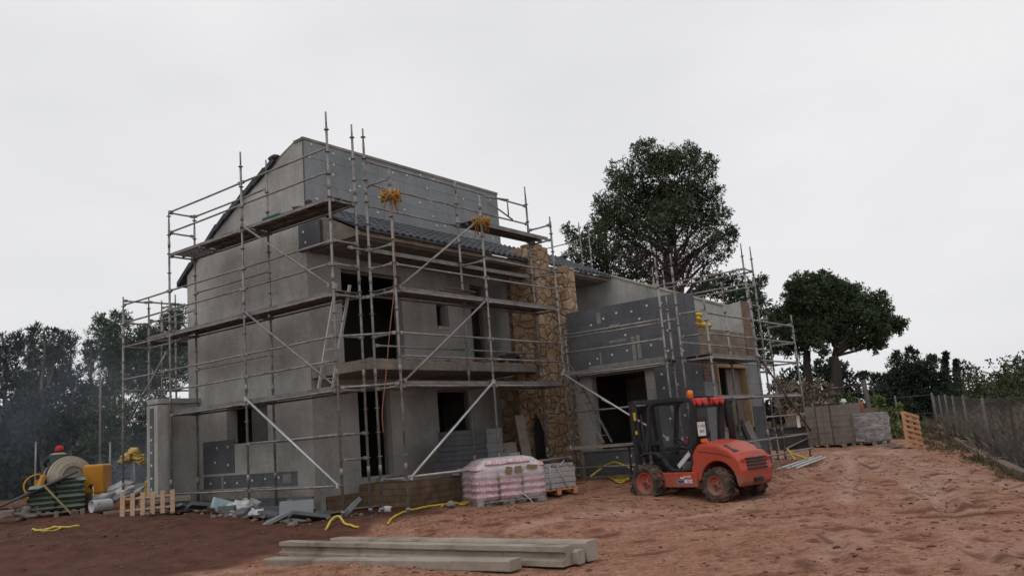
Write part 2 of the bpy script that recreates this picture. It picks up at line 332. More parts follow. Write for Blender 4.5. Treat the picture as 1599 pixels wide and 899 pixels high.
def mudlow(M, z0, z1, c=(.21,.125,.09)):
    t = M.node_tree; b = t.nodes['Principled BSDF']; src = b.inputs['Base Color'].links[0].from_socket
    tcn = N(t, 'ShaderNodeTexCoord'); sp = N(t, 'ShaderNodeSeparateXYZ'); t.links.new(tcn.outputs['Object'], sp.inputs[0])
    mr = N(t, 'ShaderNodeMapRange'); mr.inputs[1].default_value = z0; mr.inputs[2].default_value = z1; mr.inputs[3].default_value = .28; mr.inputs[4].default_value = -.12; t.links.new(sp.outputs[2], mr.inputs[0])
    n = N(t, 'ShaderNodeTexNoise'); n.inputs['Scale'].default_value = 7; n.inputs['Detail'].default_value = 9; n.inputs['Roughness'].default_value = .75; t.links.new(tcn.outputs['Object'], n.inputs['Vector'])
    ad = N(t, 'ShaderNodeMath', operation='ADD'); t.links.new(n.outputs[0], ad.inputs[0]); t.links.new(mr.outputs[0], ad.inputs[1])
    m2 = N(t, 'ShaderNodeMapRange'); m2.inputs[1].default_value = .53; m2.inputs[2].default_value = .72; m2.inputs[4].default_value = .85; t.links.new(ad.outputs[0], m2.inputs[0])
    mx_ = N(t, 'ShaderNodeMix', data_type='RGBA'); t.links.new(m2.outputs[0], mx_.inputs['Factor']); t.links.new(src, mx_.inputs['A']); mx_.inputs['B'].default_value = (*c, 1); t.links.new(mx_.outputs['Result'], b.inputs['Base Color'])
    mr3 = N(t, 'ShaderNodeMapRange'); mr3.inputs[3].default_value = b.inputs['Roughness'].default_value; mr3.inputs[4].default_value = .95; t.links.new(m2.outputs[0], mr3.inputs[0]); t.links.new(mr3.outputs[0], b.inputs['Roughness'])
mudlow(ORANGE, .1, .85)
BLACKP = mat('black_machine_paint', (.022,.022,.024), (.035,.034,.034), 5, 5, .5, .05, 40, c3=(.09,.065,.05), s3=3, m3=(.6,.85))
RUBBER = mat('muddy_tyre_rubber', (.03,.028,.027), (.05,.045,.04), 6, 6, .9, .2, 40, c3=(.16,.09,.065), s3=4, m3=(.42,.62))
GLASSY = mat('red_lens', (.62,.03,.025), (.5,.02,.02), 8, rough=.2, spec=.5)
GLASSO = mat('orange_beacon_lens', (.85,.2,.03), (.75,.16,.02), 8, rough=.25, spec=.5)
SEAT = mat('black_vinyl', (.02,.02,.022), (.03,.03,.03), 8, rough=.55)
PLATE = mat('white_plate', (.72,.72,.7), (.62,.62,.6), 6)
STICK = mat('grey_white_sticker', (.6,.6,.62), (.5,.5,.52), 6)
STICKB = mat('blue_sticker', (.05,.06,.18), (.06,.07,.2), 6)
YEL = mat('yellow_plastic', (.62,.42,.05), (.52,.33,.04), 4, c3=(.3,.2,.08), s3=3, m3=(.58,.8))
YELB = mat('yellow_mixer_paint', (.55,.27,.03), (.46,.215,.028), 3, 6, .5, c3=(.3,.2,.11), s3=2.5, m3=(.55,.8))
DRUM = mat('cement_caked_drum', (.36,.32,.26), (.27,.235,.185), 3, 8, .95, .5, 20, c3=(.4,.25,.1), s3=1.8, m3=(.6,.78))
HOSE = mat('yellow_hose', (.58,.45,.06), (.48,.36,.05), 8, rough=.5)
CORD = mat('orange_cord', (.34,.17,.035), (.44,.25,.07), 20)
CORDR = mat('orange_cable', (.27,.13,.08), (.22,.105,.06), 10)
GREENS = mat('green_sack_plastic', (.125,.17,.135), (.17,.215,.17), 3, 6, .5, .5, 9, spec=.4)
BLACKT = mat('black_board', (.03,.028,.027), (.05,.045,.042), 4, 6, .8)
WHITEP = mat('white_plastic_sheet', (.52,.52,.53), (.4,.4,.4), 3, 5, .4, .6, 7, spec=.4)
BLUEP = mat('pale_blue_card', (.34,.46,.5), (.3,.4,.44), 5)
BLOCK = brickmat('grey_concrete_block', (.285,.26,.24), (.25,.225,.205), (.13,.115,.105), bw=.42, rh=.205, ms=.01, offset=0.)
CARP = mat('white_car_paint', (.7,.71,.72), (.66,.67,.68), 2, rough=.3, spec=.5)
CGLASS = mat('dark_car_glass', (.02,.024,.03), (.03,.034,.04), 2, rough=.1, spec=.6)
CARD = mat('brown_cardboard', (.23,.16,.10), (.2,.135,.085), 6)
BARK = mat('pine_bark', (.062,.047,.04), (.04,.031,.027), 4, 8, .95, .6, 12, stretch=(1,1,.3))
BARKG = mat('grey_bark', (.15,.13,.12), (.1,.085,.078), 4, 8, .95, .5, 12, stretch=(1,1,.3))
WIRE = mat('fence_wire', (.14,.13,.125), (.1,.09,.088), 5, rough=.6, metal=.4)
POSTM = mat('fence_post', (.17,.158,.148), (.11,.1,.093), 3, 6, .8, .1)
RUST = mat('dark_angle_post', (.06,.045,.04), (.085,.06,.05), 5)
ROOFM = mat('tin', (.3,.3,.3), (.25,.25,.25), 3)

# ------------------------------------------------------------------ ground sheet
def vnoise(x, y, seed=0):
    xi = np.floor(x).astype(np.int64); yi = np.floor(y).astype(np.int64); xf = x-xi; yf = y-yi
    def h(a, b):
        n = (a*374761393 + b*668265263 + seed*974634777) & 0xffffffff
        n = ((n ^ (n >> 13))*1274126177) & 0xffffffff
        return ((n ^ (n >> 16)) & 0xffff)/65535.
    u_ = xf*xf*xf*(xf*(xf*6-15)+10); v_ = yf*yf*yf*(yf*(yf*6-15)+10)
    return (h(xi,yi)*(1-u_)+h(xi+1,yi)*u_)*(1-v_) + (h(xi,yi+1)*(1-u_)+h(xi+1,yi+1)*u_)*v_ - .5
def fbm(x, y, o=4, seed=0):
    s_ = np.zeros_like(x); a = 1; f = 1
    for i in range(o): s_ += a*vnoise(x*f+i*17.3, y*f-i*9.1, seed+i); a *= .5; f *= 2.03
    return s_
def axis(lo, hi, a, b, d, g=1.18):
    c = list(np.arange(a, b, d)); s_ = d; x = a; L = []
    while x > lo: s_ *= g; x -= s_; L.append(x)
    s_ = d; x = c[-1]; Rr = []
    while x < hi: s_ *= g; x += s_; Rr.append(x)
    return np.array(L[::-1] + c + Rr)
def polydist(X, Y, pts):
    best = np.full(X.shape, 1e9); along = np.zeros(X.shape); acc = 0
    for (x0, y0), (x1, y1) in zip(pts[:-1], pts[1:]):
        dx, dy = x1-x0, y1-y0; L = math.hypot(dx, dy)
        t = np.clip(((X-x0)*dx + (Y-y0)*dy)/L**2, 0, 1)
        px = X-(x0+t*dx); py = Y-(y0+t*dy); d = np.hypot(px, py)
        sgn = np.sign(px*dy - py*dx); k = d < np.abs(best)
        best = np.where(k, d*sgn, best); along = np.where(k, acc+t*L, along); acc += L
    return best, along
def offpath(pts, s_):
    o = []
    for i, (x, y) in enumerate(pts):
        a = pts[max(i-1,0)]; b = pts[min(i+1,len(pts)-1)]; dx, dy = b[0]-a[0], b[1]-a[1]; L = math.hypot(dx, dy)
        o.append((x+dy/L*s_, y-dx/L*s_))
    return o
ROADS = [[(3.0,7.),(5.0,12.),(7.6,18.),(10.2,25.),(13.0,33.)],[(5.5,8.),(7.4,14.),(9.0,20.),(10.6,26.),(12.2,33.)],[(-9.,10.5),(-4.5,11.6),(0.,13.5),(3.2,16.2),(6.4,21.),(9.5,28.)]]
MPX = [onground(*p) for p in ((-260,905),(-60,893),(0,886),(120,872),(215,846),(290,824),(335,806),(350,790))]
MPX = [(p.x, p.y) for p in MPX]
def moundmask(X, Y):
    d_, _ = polydist(X, Y, MPX)
    side = -d_ + .35*fbm(X*1.1, Y*1.1, 4, 71)
    return np.clip(side/.35, 0, 1)*(X < -3.5)
def groundz(X, Y):
    z = gz_np(X, Y)
    near = np.clip(1.2-np.abs(Y-18)/30, .12, 1)
    z = z + near*(.03*fbm(X*.4, Y*.4, 2, 1) + .014*fbm(X*3.1, Y*3.1, 4, 5) + .012*np.clip(fbm(X*7.3, Y*5.1, 2, 7)-.12, 0, .4)/.4)
    d = fbm(X*2.6+4*vnoise(X*.4,Y*.4,3), Y*2.6, 3, 11)
    z = z - near*.025*np.clip(d-.2, 0, .5) + near*.02*np.clip(-d-.26, 0, .4) - near*.06*np.clip(fbm(X*6.1, Y*4.3, 3, 91)-.3, 0, .25)
    mk = moundmask(X, Y)
    z = z + mk*(.10*fbm(X*1.3, Y*1.3, 4, 61) + .05*fbm(X*5, Y*5, 3, 62)) + .10*np.clip(mk,0,1)*np.clip((14.9+.0*X-np.abs(Y-15.6)*1.0-13.4)/1.4,0,1)
    for r_ in ROADS:
        for s_ in (-.75, .75):
            d_, al = polydist(X, Y, offpath(r_, s_))
            k = np.clip(1-np.abs(d_)/.2, 0, 1)
            fade = np.clip(.55+1.6*vnoise(X*.5, Y*.5, 21), 0, 1)
            tread = .5+.5*np.sin((al+np.abs(d_)*.9)*2*math.pi/.16)
            edge = np.exp(-((np.abs(d_)-.24)/.06)**2)
            z = z + fade*(-.04*k**.5 - .018*k**.5*tread + .028*edge)
    return z
def build_ground():
    xs = axis(-260, 260, -13.5, 13.5, .085); ys = axis(-40, 420, 6.5, 25.5, .085)
    X, Y = np.meshgrid(xs, ys); Z = groundz(X, Y)
    nx, ny = len(xs), len(ys)
    co = np.stack([X, Y, Z], -1).reshape(-1, 3)
    i, j = np.meshgrid(np.arange(nx-1), np.arange(ny-1)); a = (j*nx+i).ravel()
    fc = np.stack([a, a+1, a+1+nx, a+nx], -1)
    me = bpy.data.meshes.new('ground'); me.vertices.add(len(co)); me.vertices.foreach_set('co', co.ravel())
    me.loops.add(fc.size); me.loops.foreach_set('vertex_index', fc.ravel().astype(np.int32))
    me.polygons.add(len(fc)); me.polygons.foreach_set('loop_start', np.arange(0, fc.size, 4, dtype=np.int32))
    me.polygons.foreach_set('use_smooth', np.ones(len(fc), bool)); me.update(calc_edges=True)
    # dug-over damp soil (near the house and on the left), and grass verge beyond the fence
    du = (X-O.x)*U.x + (Y-O.y)*U.y; dv = (X-O.x)*V.x + (Y-O.y)*V.y
    jag = .9*fbm(X*.6, Y*.6, 4, 31) + .35*fbm(X*3, Y*3, 2, 33)
    pack = np.zeros_like(X)
    for r_ in ROADS:
        for s_ in (-.75, .75):
            d_, al = polydist(X, Y, offpath(r_, s_)); pack = np.maximum(pack, np.exp(-(d_/.26)**2)*np.clip(.5+2.2*fbm(X*.45, Y*.45, 3, 21), 0, 1))
    d_, al = polydist(X, Y, [(8.2,15.2),(9.2,19.5),(10.6,24.5),(12.3,30.)]); pack = np.maximum(pack, .9*np.exp(-(d_/.7)**2)*np.clip(.6+2.4*fbm(X*.8, Y*.8, 4, 23), 0, 1))
    e1 = np.clip((dv+1.25-.17*np.clip(du,0,6)+jag*.7)/.5, 0, 1)*np.clip((9-du)/2, 0, 1)
    mound = moundmask(X, Y)
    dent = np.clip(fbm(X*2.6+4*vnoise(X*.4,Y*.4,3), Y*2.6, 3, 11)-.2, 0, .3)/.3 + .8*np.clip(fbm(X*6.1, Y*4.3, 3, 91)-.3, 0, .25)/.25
    far = np.clip((dv-4)/3, 0, 1)
    wet = np.clip(np.maximum(np.maximum(e1, mound), far*.7), 0, 1)
    dfe, _ = polydist(X, Y, [(8.6,13.),(10.2,17.8),(11.7,21.7),(13.9,27.1),(16.5,34.5),(17.6,38)])
    field = np.where(dfe > 0, np.clip(np.abs(dfe)/.4, 0, 1), 0)*(Y > 5) + np.clip((Y-40+jag)/3, 0, 1)
    field = np.clip(field, 0, 1)
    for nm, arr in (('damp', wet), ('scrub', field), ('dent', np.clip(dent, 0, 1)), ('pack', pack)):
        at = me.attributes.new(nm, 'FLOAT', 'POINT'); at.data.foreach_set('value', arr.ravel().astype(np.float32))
    M = bpy.data.materials.new('red_soil'); M.use_nodes = True; t = M.node_tree; b = t.nodes['Principled BSDF']; b.inputs['Roughness'].default_value = .95; b.inputs['Specular IOR Level'].default_value = .12
    g = N(t, 'ShaderNodeTexCoord')
    def nz(sc, det, ro=.6):
        n = N(t, 'ShaderNodeTexNoise'); n.inputs['Scale'].default_value = sc; n.inputs['Detail'].default_value = det; n.inputs['Roughness'].default_value = ro; t.links.new(g.outputs['Object'], n.inputs['Vector']); return n.outputs[0]
    def ramp(src, *els):
        r_ = N(t, 'ShaderNodeValToRGB'); e = r_.color_ramp.elements
        e[0].position, e[0].color = els[0][0], (*els[0][1], 1); e[1].position, e[1].color = els[-1][0], (*els[-1][1], 1)
        for p_, c_ in els[1:-1]: e.new(p_).color = (*c_, 1)
        t.links.new(src, r_.inputs[0]); return r_.outputs[0]
    def mix(f, a, b_, bt='MIX'):
        m_ = N(t, 'ShaderNodeMix', data_type='RGBA', blend_type=bt)
        if isinstance(f, float): m_.inputs['Factor'].default_value = f
        else: t.links.new(f, m_.inputs['Factor'])
        for k, q in (('A', a), ('B', b_)):
            if isinstance(q, tuple): m_.inputs[k].default_value = (*q, 1)
            else: t.links.new(q, m_.inputs[k])
        return m_.outputs['Result']
    c = ramp(nz(.35, 6), (.3, (.295,.148,.09)), (.5, (.355,.195,.128)), (.72, (.405,.245,.172)))
    c = mix(ramp(nz(1.6, 9, .7), (.42, (0,0,0)), (.62, (1,1,1))), c, (.27,.122,.075))
    c = mix(ramp(nz(7, 6, .7), (.52, (0,0,0)), (.68, (.8,.8,.8))), c, (.43,.26,.19))
    c = mix(ramp(nz(26, 4, .8), (.5, (0,0,0)), (.62, (.75,.75,.75))), c, (.2,.09,.058))
    c = mix(ramp(nz(10, 5, .72), (.56, (0,0,0)), (.60, (.85,.85,.85))), c, (.16,.072,.046))
    c = mix(ramp(nz(17, 3, .6), (.60, (0,0,0)), (.64, (.7,.7,.7))), c, (.47,.31,.235))
    c = mix(ramp(nz(3.1, 8, .75), (.56, (0,0,0)), (.66, (.9,.9,.9))), c, (.155,.066,.042))
    atp = N(t, 'ShaderNodeAttribute', attribute_name='pack'); c = mix(atp.outputs['Fac'], c, mix(ramp(nz(9, 5, .7), (.4, (0,0,0)), (.66, (1,1,1))), (.44,.285,.225), (.30,.165,.115)))
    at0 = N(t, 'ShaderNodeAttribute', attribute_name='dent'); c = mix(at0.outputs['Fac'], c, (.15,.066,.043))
    at = N(t, 'ShaderNodeAttribute', attribute_name='damp'); wetc = ramp(nz(2.4, 9, .7), (.35, (.075,.036,.026)), (.6, (.125,.06,.042)), (.75, (.17,.095,.07)))
    c = mix(at.outputs['Fac'], c, wetc)
    at2 = N(t, 'ShaderNodeAttribute', attribute_name='scrub'); sc = ramp(nz(1.1, 9, .7), (.3, (.05,.06,.028)), (.5, (.1,.09,.05)), (.7, (.16,.125,.085)))
    c = mix(at2.outputs['Fac'], c, sc)
    t.links.new(c, b.inputs['Base Color'])
    ad = N(t, 'ShaderNodeMath', operation='MULTIPLY_ADD'); ad.inputs[1].default_value = .35; t.links.new(nz(42, 6, .7), ad.inputs[0]); t.links.new(nz(11, 8, .7), ad.inputs[2])
    bp = N(t, 'ShaderNodeBump'); bp.inputs['Strength'].default_value = .75; bp.inputs['Distance'].default_value = .05; t.links.new(ad.outputs[0], bp.inputs['Height']); t.links.new(bp.outputs[0], b.inputs['Normal'])
    me.materials.append(M)
    o = bpy.data.objects.new('ground', me); COL.objects.link(o); o['kind'] = 'structure'; return M
SOIL = build_ground()
# loose clods scattered over the soil: too many to count
def clods():
    rng = np.random.default_rng(4); mb = MB(); base = []
    for k in range(6):
        q = MB().blob((0,0,0), (1,1,.7), seed=k, sub=1, jit=1.1); base.append((np.array(q.v), q.f))
    n = 15000
    Xs = rng.uniform(-12, 12, n); Ys = 7.5 + 17*rng.random(n)**1.4
    cl = fbm(Xs*.5, Ys*.5, 3, 51)
    keep = (cl > -.12) | (rng.random(n) < .25); Xs, Ys = Xs[keep], Ys[keep]
    Zs = groundz(Xs, Ys)
    for x, y, z in zip(Xs, Ys, Zs):
        a_, b_ = UVof(Vector((x, y, 0)))
        if a_ > 1 and b_ > .3: continue
        r_ = .006 + .03*rng.random()**5
        bv, bf = base[rng.integers(6)]; t = rng.uniform(0, 6.28); c, s_ = math.cos(t), math.sin(t)
        sx = rng.uniform(.8, 2.2)
        vs = [((p[0]*c*sx-p[1]*s_)*r_+x, (p[0]*s_*sx+p[1]*c)*r_+y, p[2]*r_*.7+z+r_*.12) for p in bv]
        mb.add(vs, bf, 0, True)
    tag(mb.build('soil_clods', mat('clod_soil', (.12,.05,.033), (.2,.095,.062), .5, 4, .95), recalc=False), kind='stuff')
clods()

# ------------------------------------------------------------------ the house
house = empty('unfinished_house', O, YA, 'two storey grey house shell under construction with stone chimney and garage wing', 'house')
def hp(name, mb, mats, parent=house, label=None, **k):
    o = mb.build(name, mats, parent, **k)
    if label: o['label'] = label
    return o
G0, F0, B0 = 1.1, 2.15, 7.05
# gable wall facing the left, with its window
mb = MB().wall(0, G0, G0+.3, F0, B0, .15, 6.0, [(3.77, 5.4, 2.0, 2.92)])
mb.prism([(F0,6.0),(B0,6.0),(B0,6.5),(5.62,7.42),(4.4,8.03),(2.5,8.86),(F0,8.93)], 0, G0, G0+.3)
gable = hp('gable_wall', mb, PLASTER)
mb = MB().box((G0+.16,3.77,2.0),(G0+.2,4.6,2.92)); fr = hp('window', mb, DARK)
mb = MB(); mb.box((G0+.02,3.70,1.955),(G0+.3,5.47,1.998)); hp('sill', mb, PLASTER_L, fr)
# front wall with the openings of both storeys
front_holes = [(2.45,3.5,.98,3.05),(5.2,6.6,.95,3.0),(2.1,4.1,3.52,5.9),(5.38,5.86,4.69,5.3),(6.82,7.5,3.52,5.95)]
mb = MB().wall(1, F0, F0+.3, G0+.301, 11.5, .15, 6.6, front_holes); hp('front_wall', mb, PLASTER)
mb = MB().wall(0, 8.1, 8.37, F0+.3, B0, .15, 6.5, []).prism([(F0+.31,6.5),(B0,6.5),(5.62,7.42),(4.4,8.03),(2.5,8.86),(F0+.31,8.9)], 0, 8.1, 8.37); hp('end_wall', mb, PLASTER)
mb = MB().wall(1, B0-.3, B0-.001, G0+.301, 8.1, .15, 6.45, []); hp('rear_wall', mb, PLASTER)
mb = MB(); 
for z in (.78, 3.22, 6.05): mb.box((G0+.31, F0+.31, z), (8.09, B0-.31, z+.2))
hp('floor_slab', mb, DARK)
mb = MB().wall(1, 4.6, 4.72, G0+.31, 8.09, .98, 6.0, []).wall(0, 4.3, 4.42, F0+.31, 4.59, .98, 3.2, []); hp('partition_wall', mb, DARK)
# brick footing below the render
mb = MB().box((G0+.28, F0-.035, .1), (7.8, F0-.001, .66)).box((3.6, 1.35, .2), (7.0, F0-.04, .56)); hp('brick_footing', mb, BRICKP)
mb = MB().box((2.35,.35,.1),(6.95,2.11,.84)); hp('porch_base', mb, BRICKP)
mb = MB().box((2.9,.5,.841),(7.0,2.1,.93)); hp('porch_floor', mb, CONC)
# door jambs: raw reveals and panes of shade inside stay real rooms
for nm, (a, b, z0, z1) in zip(('door_frame','door_frame','balcony_door_frame','balcony_door_frame'), (front_holes[0], front_holes[1], front_holes[2], front_holes[4])):
    mb = MB().box((a+.001,F0+.14,z0),(a+.06,F0+.22,z1)).box((b-.06,F0+.14,z0),(b-.001,F0+.22,z1)).box((a+.062,F0+.14,z1-.06),(b-.062,F0+.22,z1-.001)); hp(nm, mb, SOFFIT)
mb = MB().box((5.4,F0-.03,4.6),(5.84,F0+.1,4.69)); hp('window_sill', mb, PLASTER_L)
# upper wall of graphite insulation board on the front, joints and white caps
def panel(name, ax, t, s_, a0, a1, z0, z1, dots, th=.06, parent=house, bw=1.25, bh=.6, smears=(), m=INSUL, toprake=None, label=None):
    """insulation sheet on the plane ax=t, standing out by th towards s_ (-1/+1)"""
    q = MB()
    def B(aa, ab, za, zb, d0, d1, mi):
        lo_, hi_ = sorted((t+s_*d0, t+s_*d1))
        if ax == 0: q.box((lo_, aa, za), (hi_, ab, zb), mi)
        else: q.box((aa, lo_, za), (ab, hi_, zb), mi)
    row = 0; z = z0
    while z < z1-.02:
        zt = min(z+bh, z1); a = a0 - (bw*.5 if row % 2 else 0)
        while a < a1-.01:
            aa, ab = max(a, a0), min(a+bw, a1)
            if ab-aa > .02: B(aa+.002, ab-.002, z+.002, zt-.002, 0, th+rnd.uniform(-.003,.003), 0)
            a += bw
        z = zt; row += 1
    B(a0, a1, z0, z1, -.002, th-.012, 2)
    for (a, zz, r_) in smears_ok(smears): 
        for i in range(3): B(a-r_[0]/2+i*.02, a+r_[0]/2-i*.015, zz-r_[1]/2+i*.015, zz+r_[1]/2-i*.02, th-.01, th+.006+.0015*i, 3)
    for (a, zz) in dots:
        c = t+s_*(th+.006); k = 8; r_ = .03
        ring = [(math.cos(6.283*i/k)*r_, math.sin(6.283*i/k)*r_) for i in range(k)]
        q.prism([(c_+ (a if ax == 1 else a), d_+zz) for c_, d_ in ring] if ax == 0 else [(c_+a, d_+zz) for c_, d_ in ring], 0 if ax == 0 else 1, c-.006, c+.006, 1)
    return hp(name, q, [m, DOT, JOINT, SMEAR], parent, label)
def smears_ok(s_): return s_
def dotgrid(a0, a1, z0, z1, da, dz, seed, p=.8):
    r_ = random.Random(seed); L = []; a = a0
    while a <= a1:
        z = z0
        while z <= z1:
            if r_.random() < p: L.append((a+r_.uniform(-.16,.16), z+r_.uniform(-.1,.1)))
            z += dz
        a += da
    return L
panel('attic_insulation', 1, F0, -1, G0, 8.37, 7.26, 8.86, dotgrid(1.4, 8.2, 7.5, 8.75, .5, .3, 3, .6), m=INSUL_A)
mb = MB().box((G0-.02,F0-.075,8.862),(8.39,F0+.3,8.93)); hp('attic_coping', mb, CONC)
panel('corner_insulation', 0, G0, -1, 1.55, 2.3, 6.18, 6.8, [(2.12,6.62),(2.05,6.36)], th=.09)
panel('gable_insulation', 0, G0, -1, 5.1, 6.42, 1.33, 2.12, [(5.35,1.95),(5.8,1.95),(5.9,1.6),(5.35,1.52)], th=.012)
panel('gable_insulation', 0, G0, -1, 2.75, 6.42, .95, 1.27, [(6.1,1.1),(5.5,1.1),(5.0,1.08),(4.4,1.12),(3.9,1.14),(3.4,1.15)], th=.012, smears=[(3.1,1.12,(.3,.2)),(5.6,1.1,(.08,.3))])
panel('footing_insulation', 0, G0-.18, -1, 2.0, 6.2, .05, .72, [], th=.05, bw=1.0, smears=[(2.75,.38,(.18,.6)),(4.2,.5,(.22,.3)),(5.1,.6,(1.6,.14))])
mb = MB().box((G0-.181,2.0,.0),(G0-.001,6.3,.9)); hp('footing', mb, CONC)
# balcony slab with a rough edge
mb = MB().box((G0,.25,3.26),(7.09,F0-.001,3.47)); hp('balcony_slab', mb, CONC, bevel=.02)
mb = MB().box((G0+.05,.3,3.472),(7.05,F0-.01,3.50)); hp('balcony_screed', mb, CONC)
# lean-to roof over the balcony: fascia, soffit, tiles
def tiles(name, u0, u1, v0, z0, v1, z1, over=.0):
    q = MB(); pu, pv = .23, .36; L = math.hypot(v1-v0, z1-z0); nu = int(round((u1-u0)/pu)); nrow = int(math.ceil(L/pv)); sub = 8
    du = (u1-u0)/nu
    for r_ in range(nrow):
        s0 = r_*pv; s1 = min(L, s0+pv+.06)
        h0, h1 = .045, .012
        vs = []
        for s_, h in ((s0, h0), (s1, h1)):
            for k in range(nu*sub+1):
                x = u0 + du*k/sub; ph = (k % sub)/sub
                w_ = .05*abs(math.sin(math.pi*ph)) if ph < .62 else .05*abs(math.sin(math.pi*.62))*(1-(ph-.62)/.38)**2
                jt = .006*mnoise.noise(Vector((int(k/sub)*3.3, r_*2.7, 1)))
                t = s_/L; vs.append((x, v0+(v1-v0)*t, z0+(z1-z0)*t + h + w_ + jt))
        n = nu*sub+1
        fs = [(k, k+1, n+k+1, n+k) for k in range(n-1)]
        b0 = len(q.v); q.add(vs, fs, 0, True)
        # front lip of the course
        lip = [(p[0], p[1]+.002, p[2]-.035) for p in vs[:n]]
        q.add(vs[:n]+lip, [(k, n+k, n+k+1, k+1) for k in range(n-1)], 0, False)
    q.add([(u0,v0,z0-.02),(u1,v0,z0-.02),(u1,v1,z1-.02),(u0,v1,z1-.02),(u0,v0,z0+.03),(u1,v0,z0+.03),(u1,v1,z1+.03),(u0,v1,z1+.03)], [(3,2,1,0),(4,5,6,7),(0,1,5,4),(1,2,6,5),(2,3,7,6),(3,0,4,7)])
    return hp(name, q, TILE, recalc=False)
tiles('tiled_lean_to_roof', G0-.04, 7.09, .22, 6.29, F0-.07, 7.25)
tiles('tiled_lean_to_roof', 7.12, 8.3, .97, 6.67, F0-.07, 7.25)
tiles('tiled_lean_to_roof', 8.31, 11.45, .22, 6.29, F0-.002, 7.27)
mb = MB().box((G0,.36,6.2),(7.09,.5,6.31)).box((8.31,.36,6.2),(11.48,.5,6.31)); hp('fascia_beam', mb, CONC_PALE, bevel=.01)
mb = MB().box((G0+.13,.501,6.16),(7.09,F0-.001,6.23)).box((8.31,.501,6.16),(11.48,F0-.001,6.23)); hp('soffit', mb, SOFFIT)
mb = MB().prism([(.5,6.2),(F0-.001,6.2),(F0-.001,7.2),(.5,6.36)], 0, G0+.001, G0+.12); hp('lean_to_end_wall', mb, CONC)
# main roof slope behind the ridge
pr = [(3.15,8.62),(4.4,8.08),(5.62,7.47),(7.42,6.32)]
q = MB(); seg = []
for (a, b), (c, d) in zip(pr[:-1], pr[1:]):
    n = 3
    for i in range(n):
        t = i/n; t1 = (i+1)/n; seg.append(((a+(c-a)*t, b+(d-b)*t+.02), (a+(c-a)*t1, b+(d-b)*t1-.03)))
for (a, b), (c, d) in seg: q.prism([(a,b-.03),(c,d-.03),(c,d+.1),(a,b+.1)], 0, G0-.08, 8.5)
q.prism([(F0+.0,8.935),(2.5,8.865),(3.15,8.6),(3.15,8.66),(2.5,8.9),(F0,8.96)], 0, G0+.0, 8.37, 1)
hp('rear_tiled_roof', q, [TILE, CONC])
q = MB().blob((G0+.0, 3.2, 8.72), (.12,.2,.07), 3); hp('ridge_tile', q, TILE)
# low annexe wall and buttress at the back corner
mb = MB().box((.06,6.58,.3),(G0-.001,6.85,3.12)).box((-.05,6.5,3.121),(G0-.001,7.0,3.24)); hp('annexe_wall', mb, PLASTER)
mb = MB().box((-.24,6.2,.3),(.059,6.68,3.06)); hp('buttress', mb, PLASTER)
panel('buttress_insulation', 0, -.24, -1, 6.36, 6.52, .55, 3.0, [(6.44,z) for z in (1.1,1.35,1.65,1.95,2.25,2.55)], th=.015)
# stone: chimney with its arched hearth, pier, and clad wall
hz = .95
mb = MB()
arch = [(.22,1.0),(.22,1.7),(.3,1.95),(.4,2.12),(.46,2.2),(.52,2.12),(.62,1.95),(.7,1.7),(.7,1.0)]
# cheek with the hearth opening facing the porch
xs_, = [7.1]
outl = [(.03,.3),(.03,6.75),(.95,6.75),(.95,.3)]
front_l = [(.03,.3),(.22,.3)] 
def hearth(mb):
    x0, x1 = 7.1, 7.35
    cols = [.03,.22,.3,.4,.46,.52,.62,.7,.95]; top = {.22:1.7,.3:1.95,.4:2.12,.46:2.2,.52:2.12,.62:1.95,.7:1.7}
    mb.prism([(.03,.3),(.22,.3),(.22,2.6),(.03,2.6)],0,x0,x1); mb.prism([(.7,.3),(.95,.3),(.95,2.6),(.7,2.6)],0,x0,x1)
    ks = cols[1:-1]
    for a, b in zip(ks[:-1], ks[1:]): mb.prism([(a,top[a]),(b,top[b]),(b,2.6),(a,2.6)],0,x0,x1)
    mb.box((x0,.22,.3),(x1,.7,1.0))
hearth(mb)
mb.box((7.1,.03,2.6),(7.8,.95,6.72)).box((7.35,.03,.3),(7.8,.95,2.599))
mb.box((7.13,.06,6.72),(7.6,.5,6.79))
hp('stone_chimney', mb, STONE, bevel=.03)
mb = MB().box((7.349,.23,1.0),(7.3495,.69,2.2)); hp('hearth_back', MB().box((7.33,.23,1.0),(7.348,.69,2.2)), BLACKT)  # flat dark sheet across the back of the hearth arch
mb = MB().box((7.801,-.46,.2),(8.3,1.6,6.12)); hp('stone_pier', mb, STONE, bevel=.03)
mb = MB().box((7.84,1.601,.5),(8.6,F0-.001,3.3)); hp('stone_cladding', mb, STONE)
mb = MB().box((6.6,.04,.3),(7.099,.95,.98)); hp('hearth_plinth', mb, STONE, bevel=.02)
# garage wing: side wall, front wall, right wall that rakes up to the roof
side_open = (-2.6,-1.0,1.12,3.0)
mb = MB().wall(0, 7.75, 8.0, -3.85, -.461, .1, 4.72, [side_open]); hp('garage_side_wall', mb, PLASTER)
mb = MB().wall(1, -3.85, -3.6, 8.001, 12.0, .1, 3.2, [(9.25,11.15,1.4,3.0)]); hp('garage_front_wall', mb, PLASTER_L)
mb = MB().wall(0, 11.7, 12.0, -3.599, 2.1, .1, 3.2, []); hp('garage_right_wall', mb, PLASTER)
mb = MB().prism([(2.14,3.2),(-3.85,3.2),(-3.85,4.87),(-3.3,4.8),(.4,6.38),(2.14,6.7)], 0, 11.5, 11.95); hp('raking_parapet', mb, PLASTER_L)
mb = MB().prism([(.42,6.385),(-3.32,4.805),(-3.32,4.86),(.42,6.44)], 0, 11.47, 11.98); hp('raking_coping', mb, CONC_PALE)
mb = MB().box((8.001,-3.599,3.12),(11.499,2.1,3.24)); hp('terrace_floor', mb, CONC)
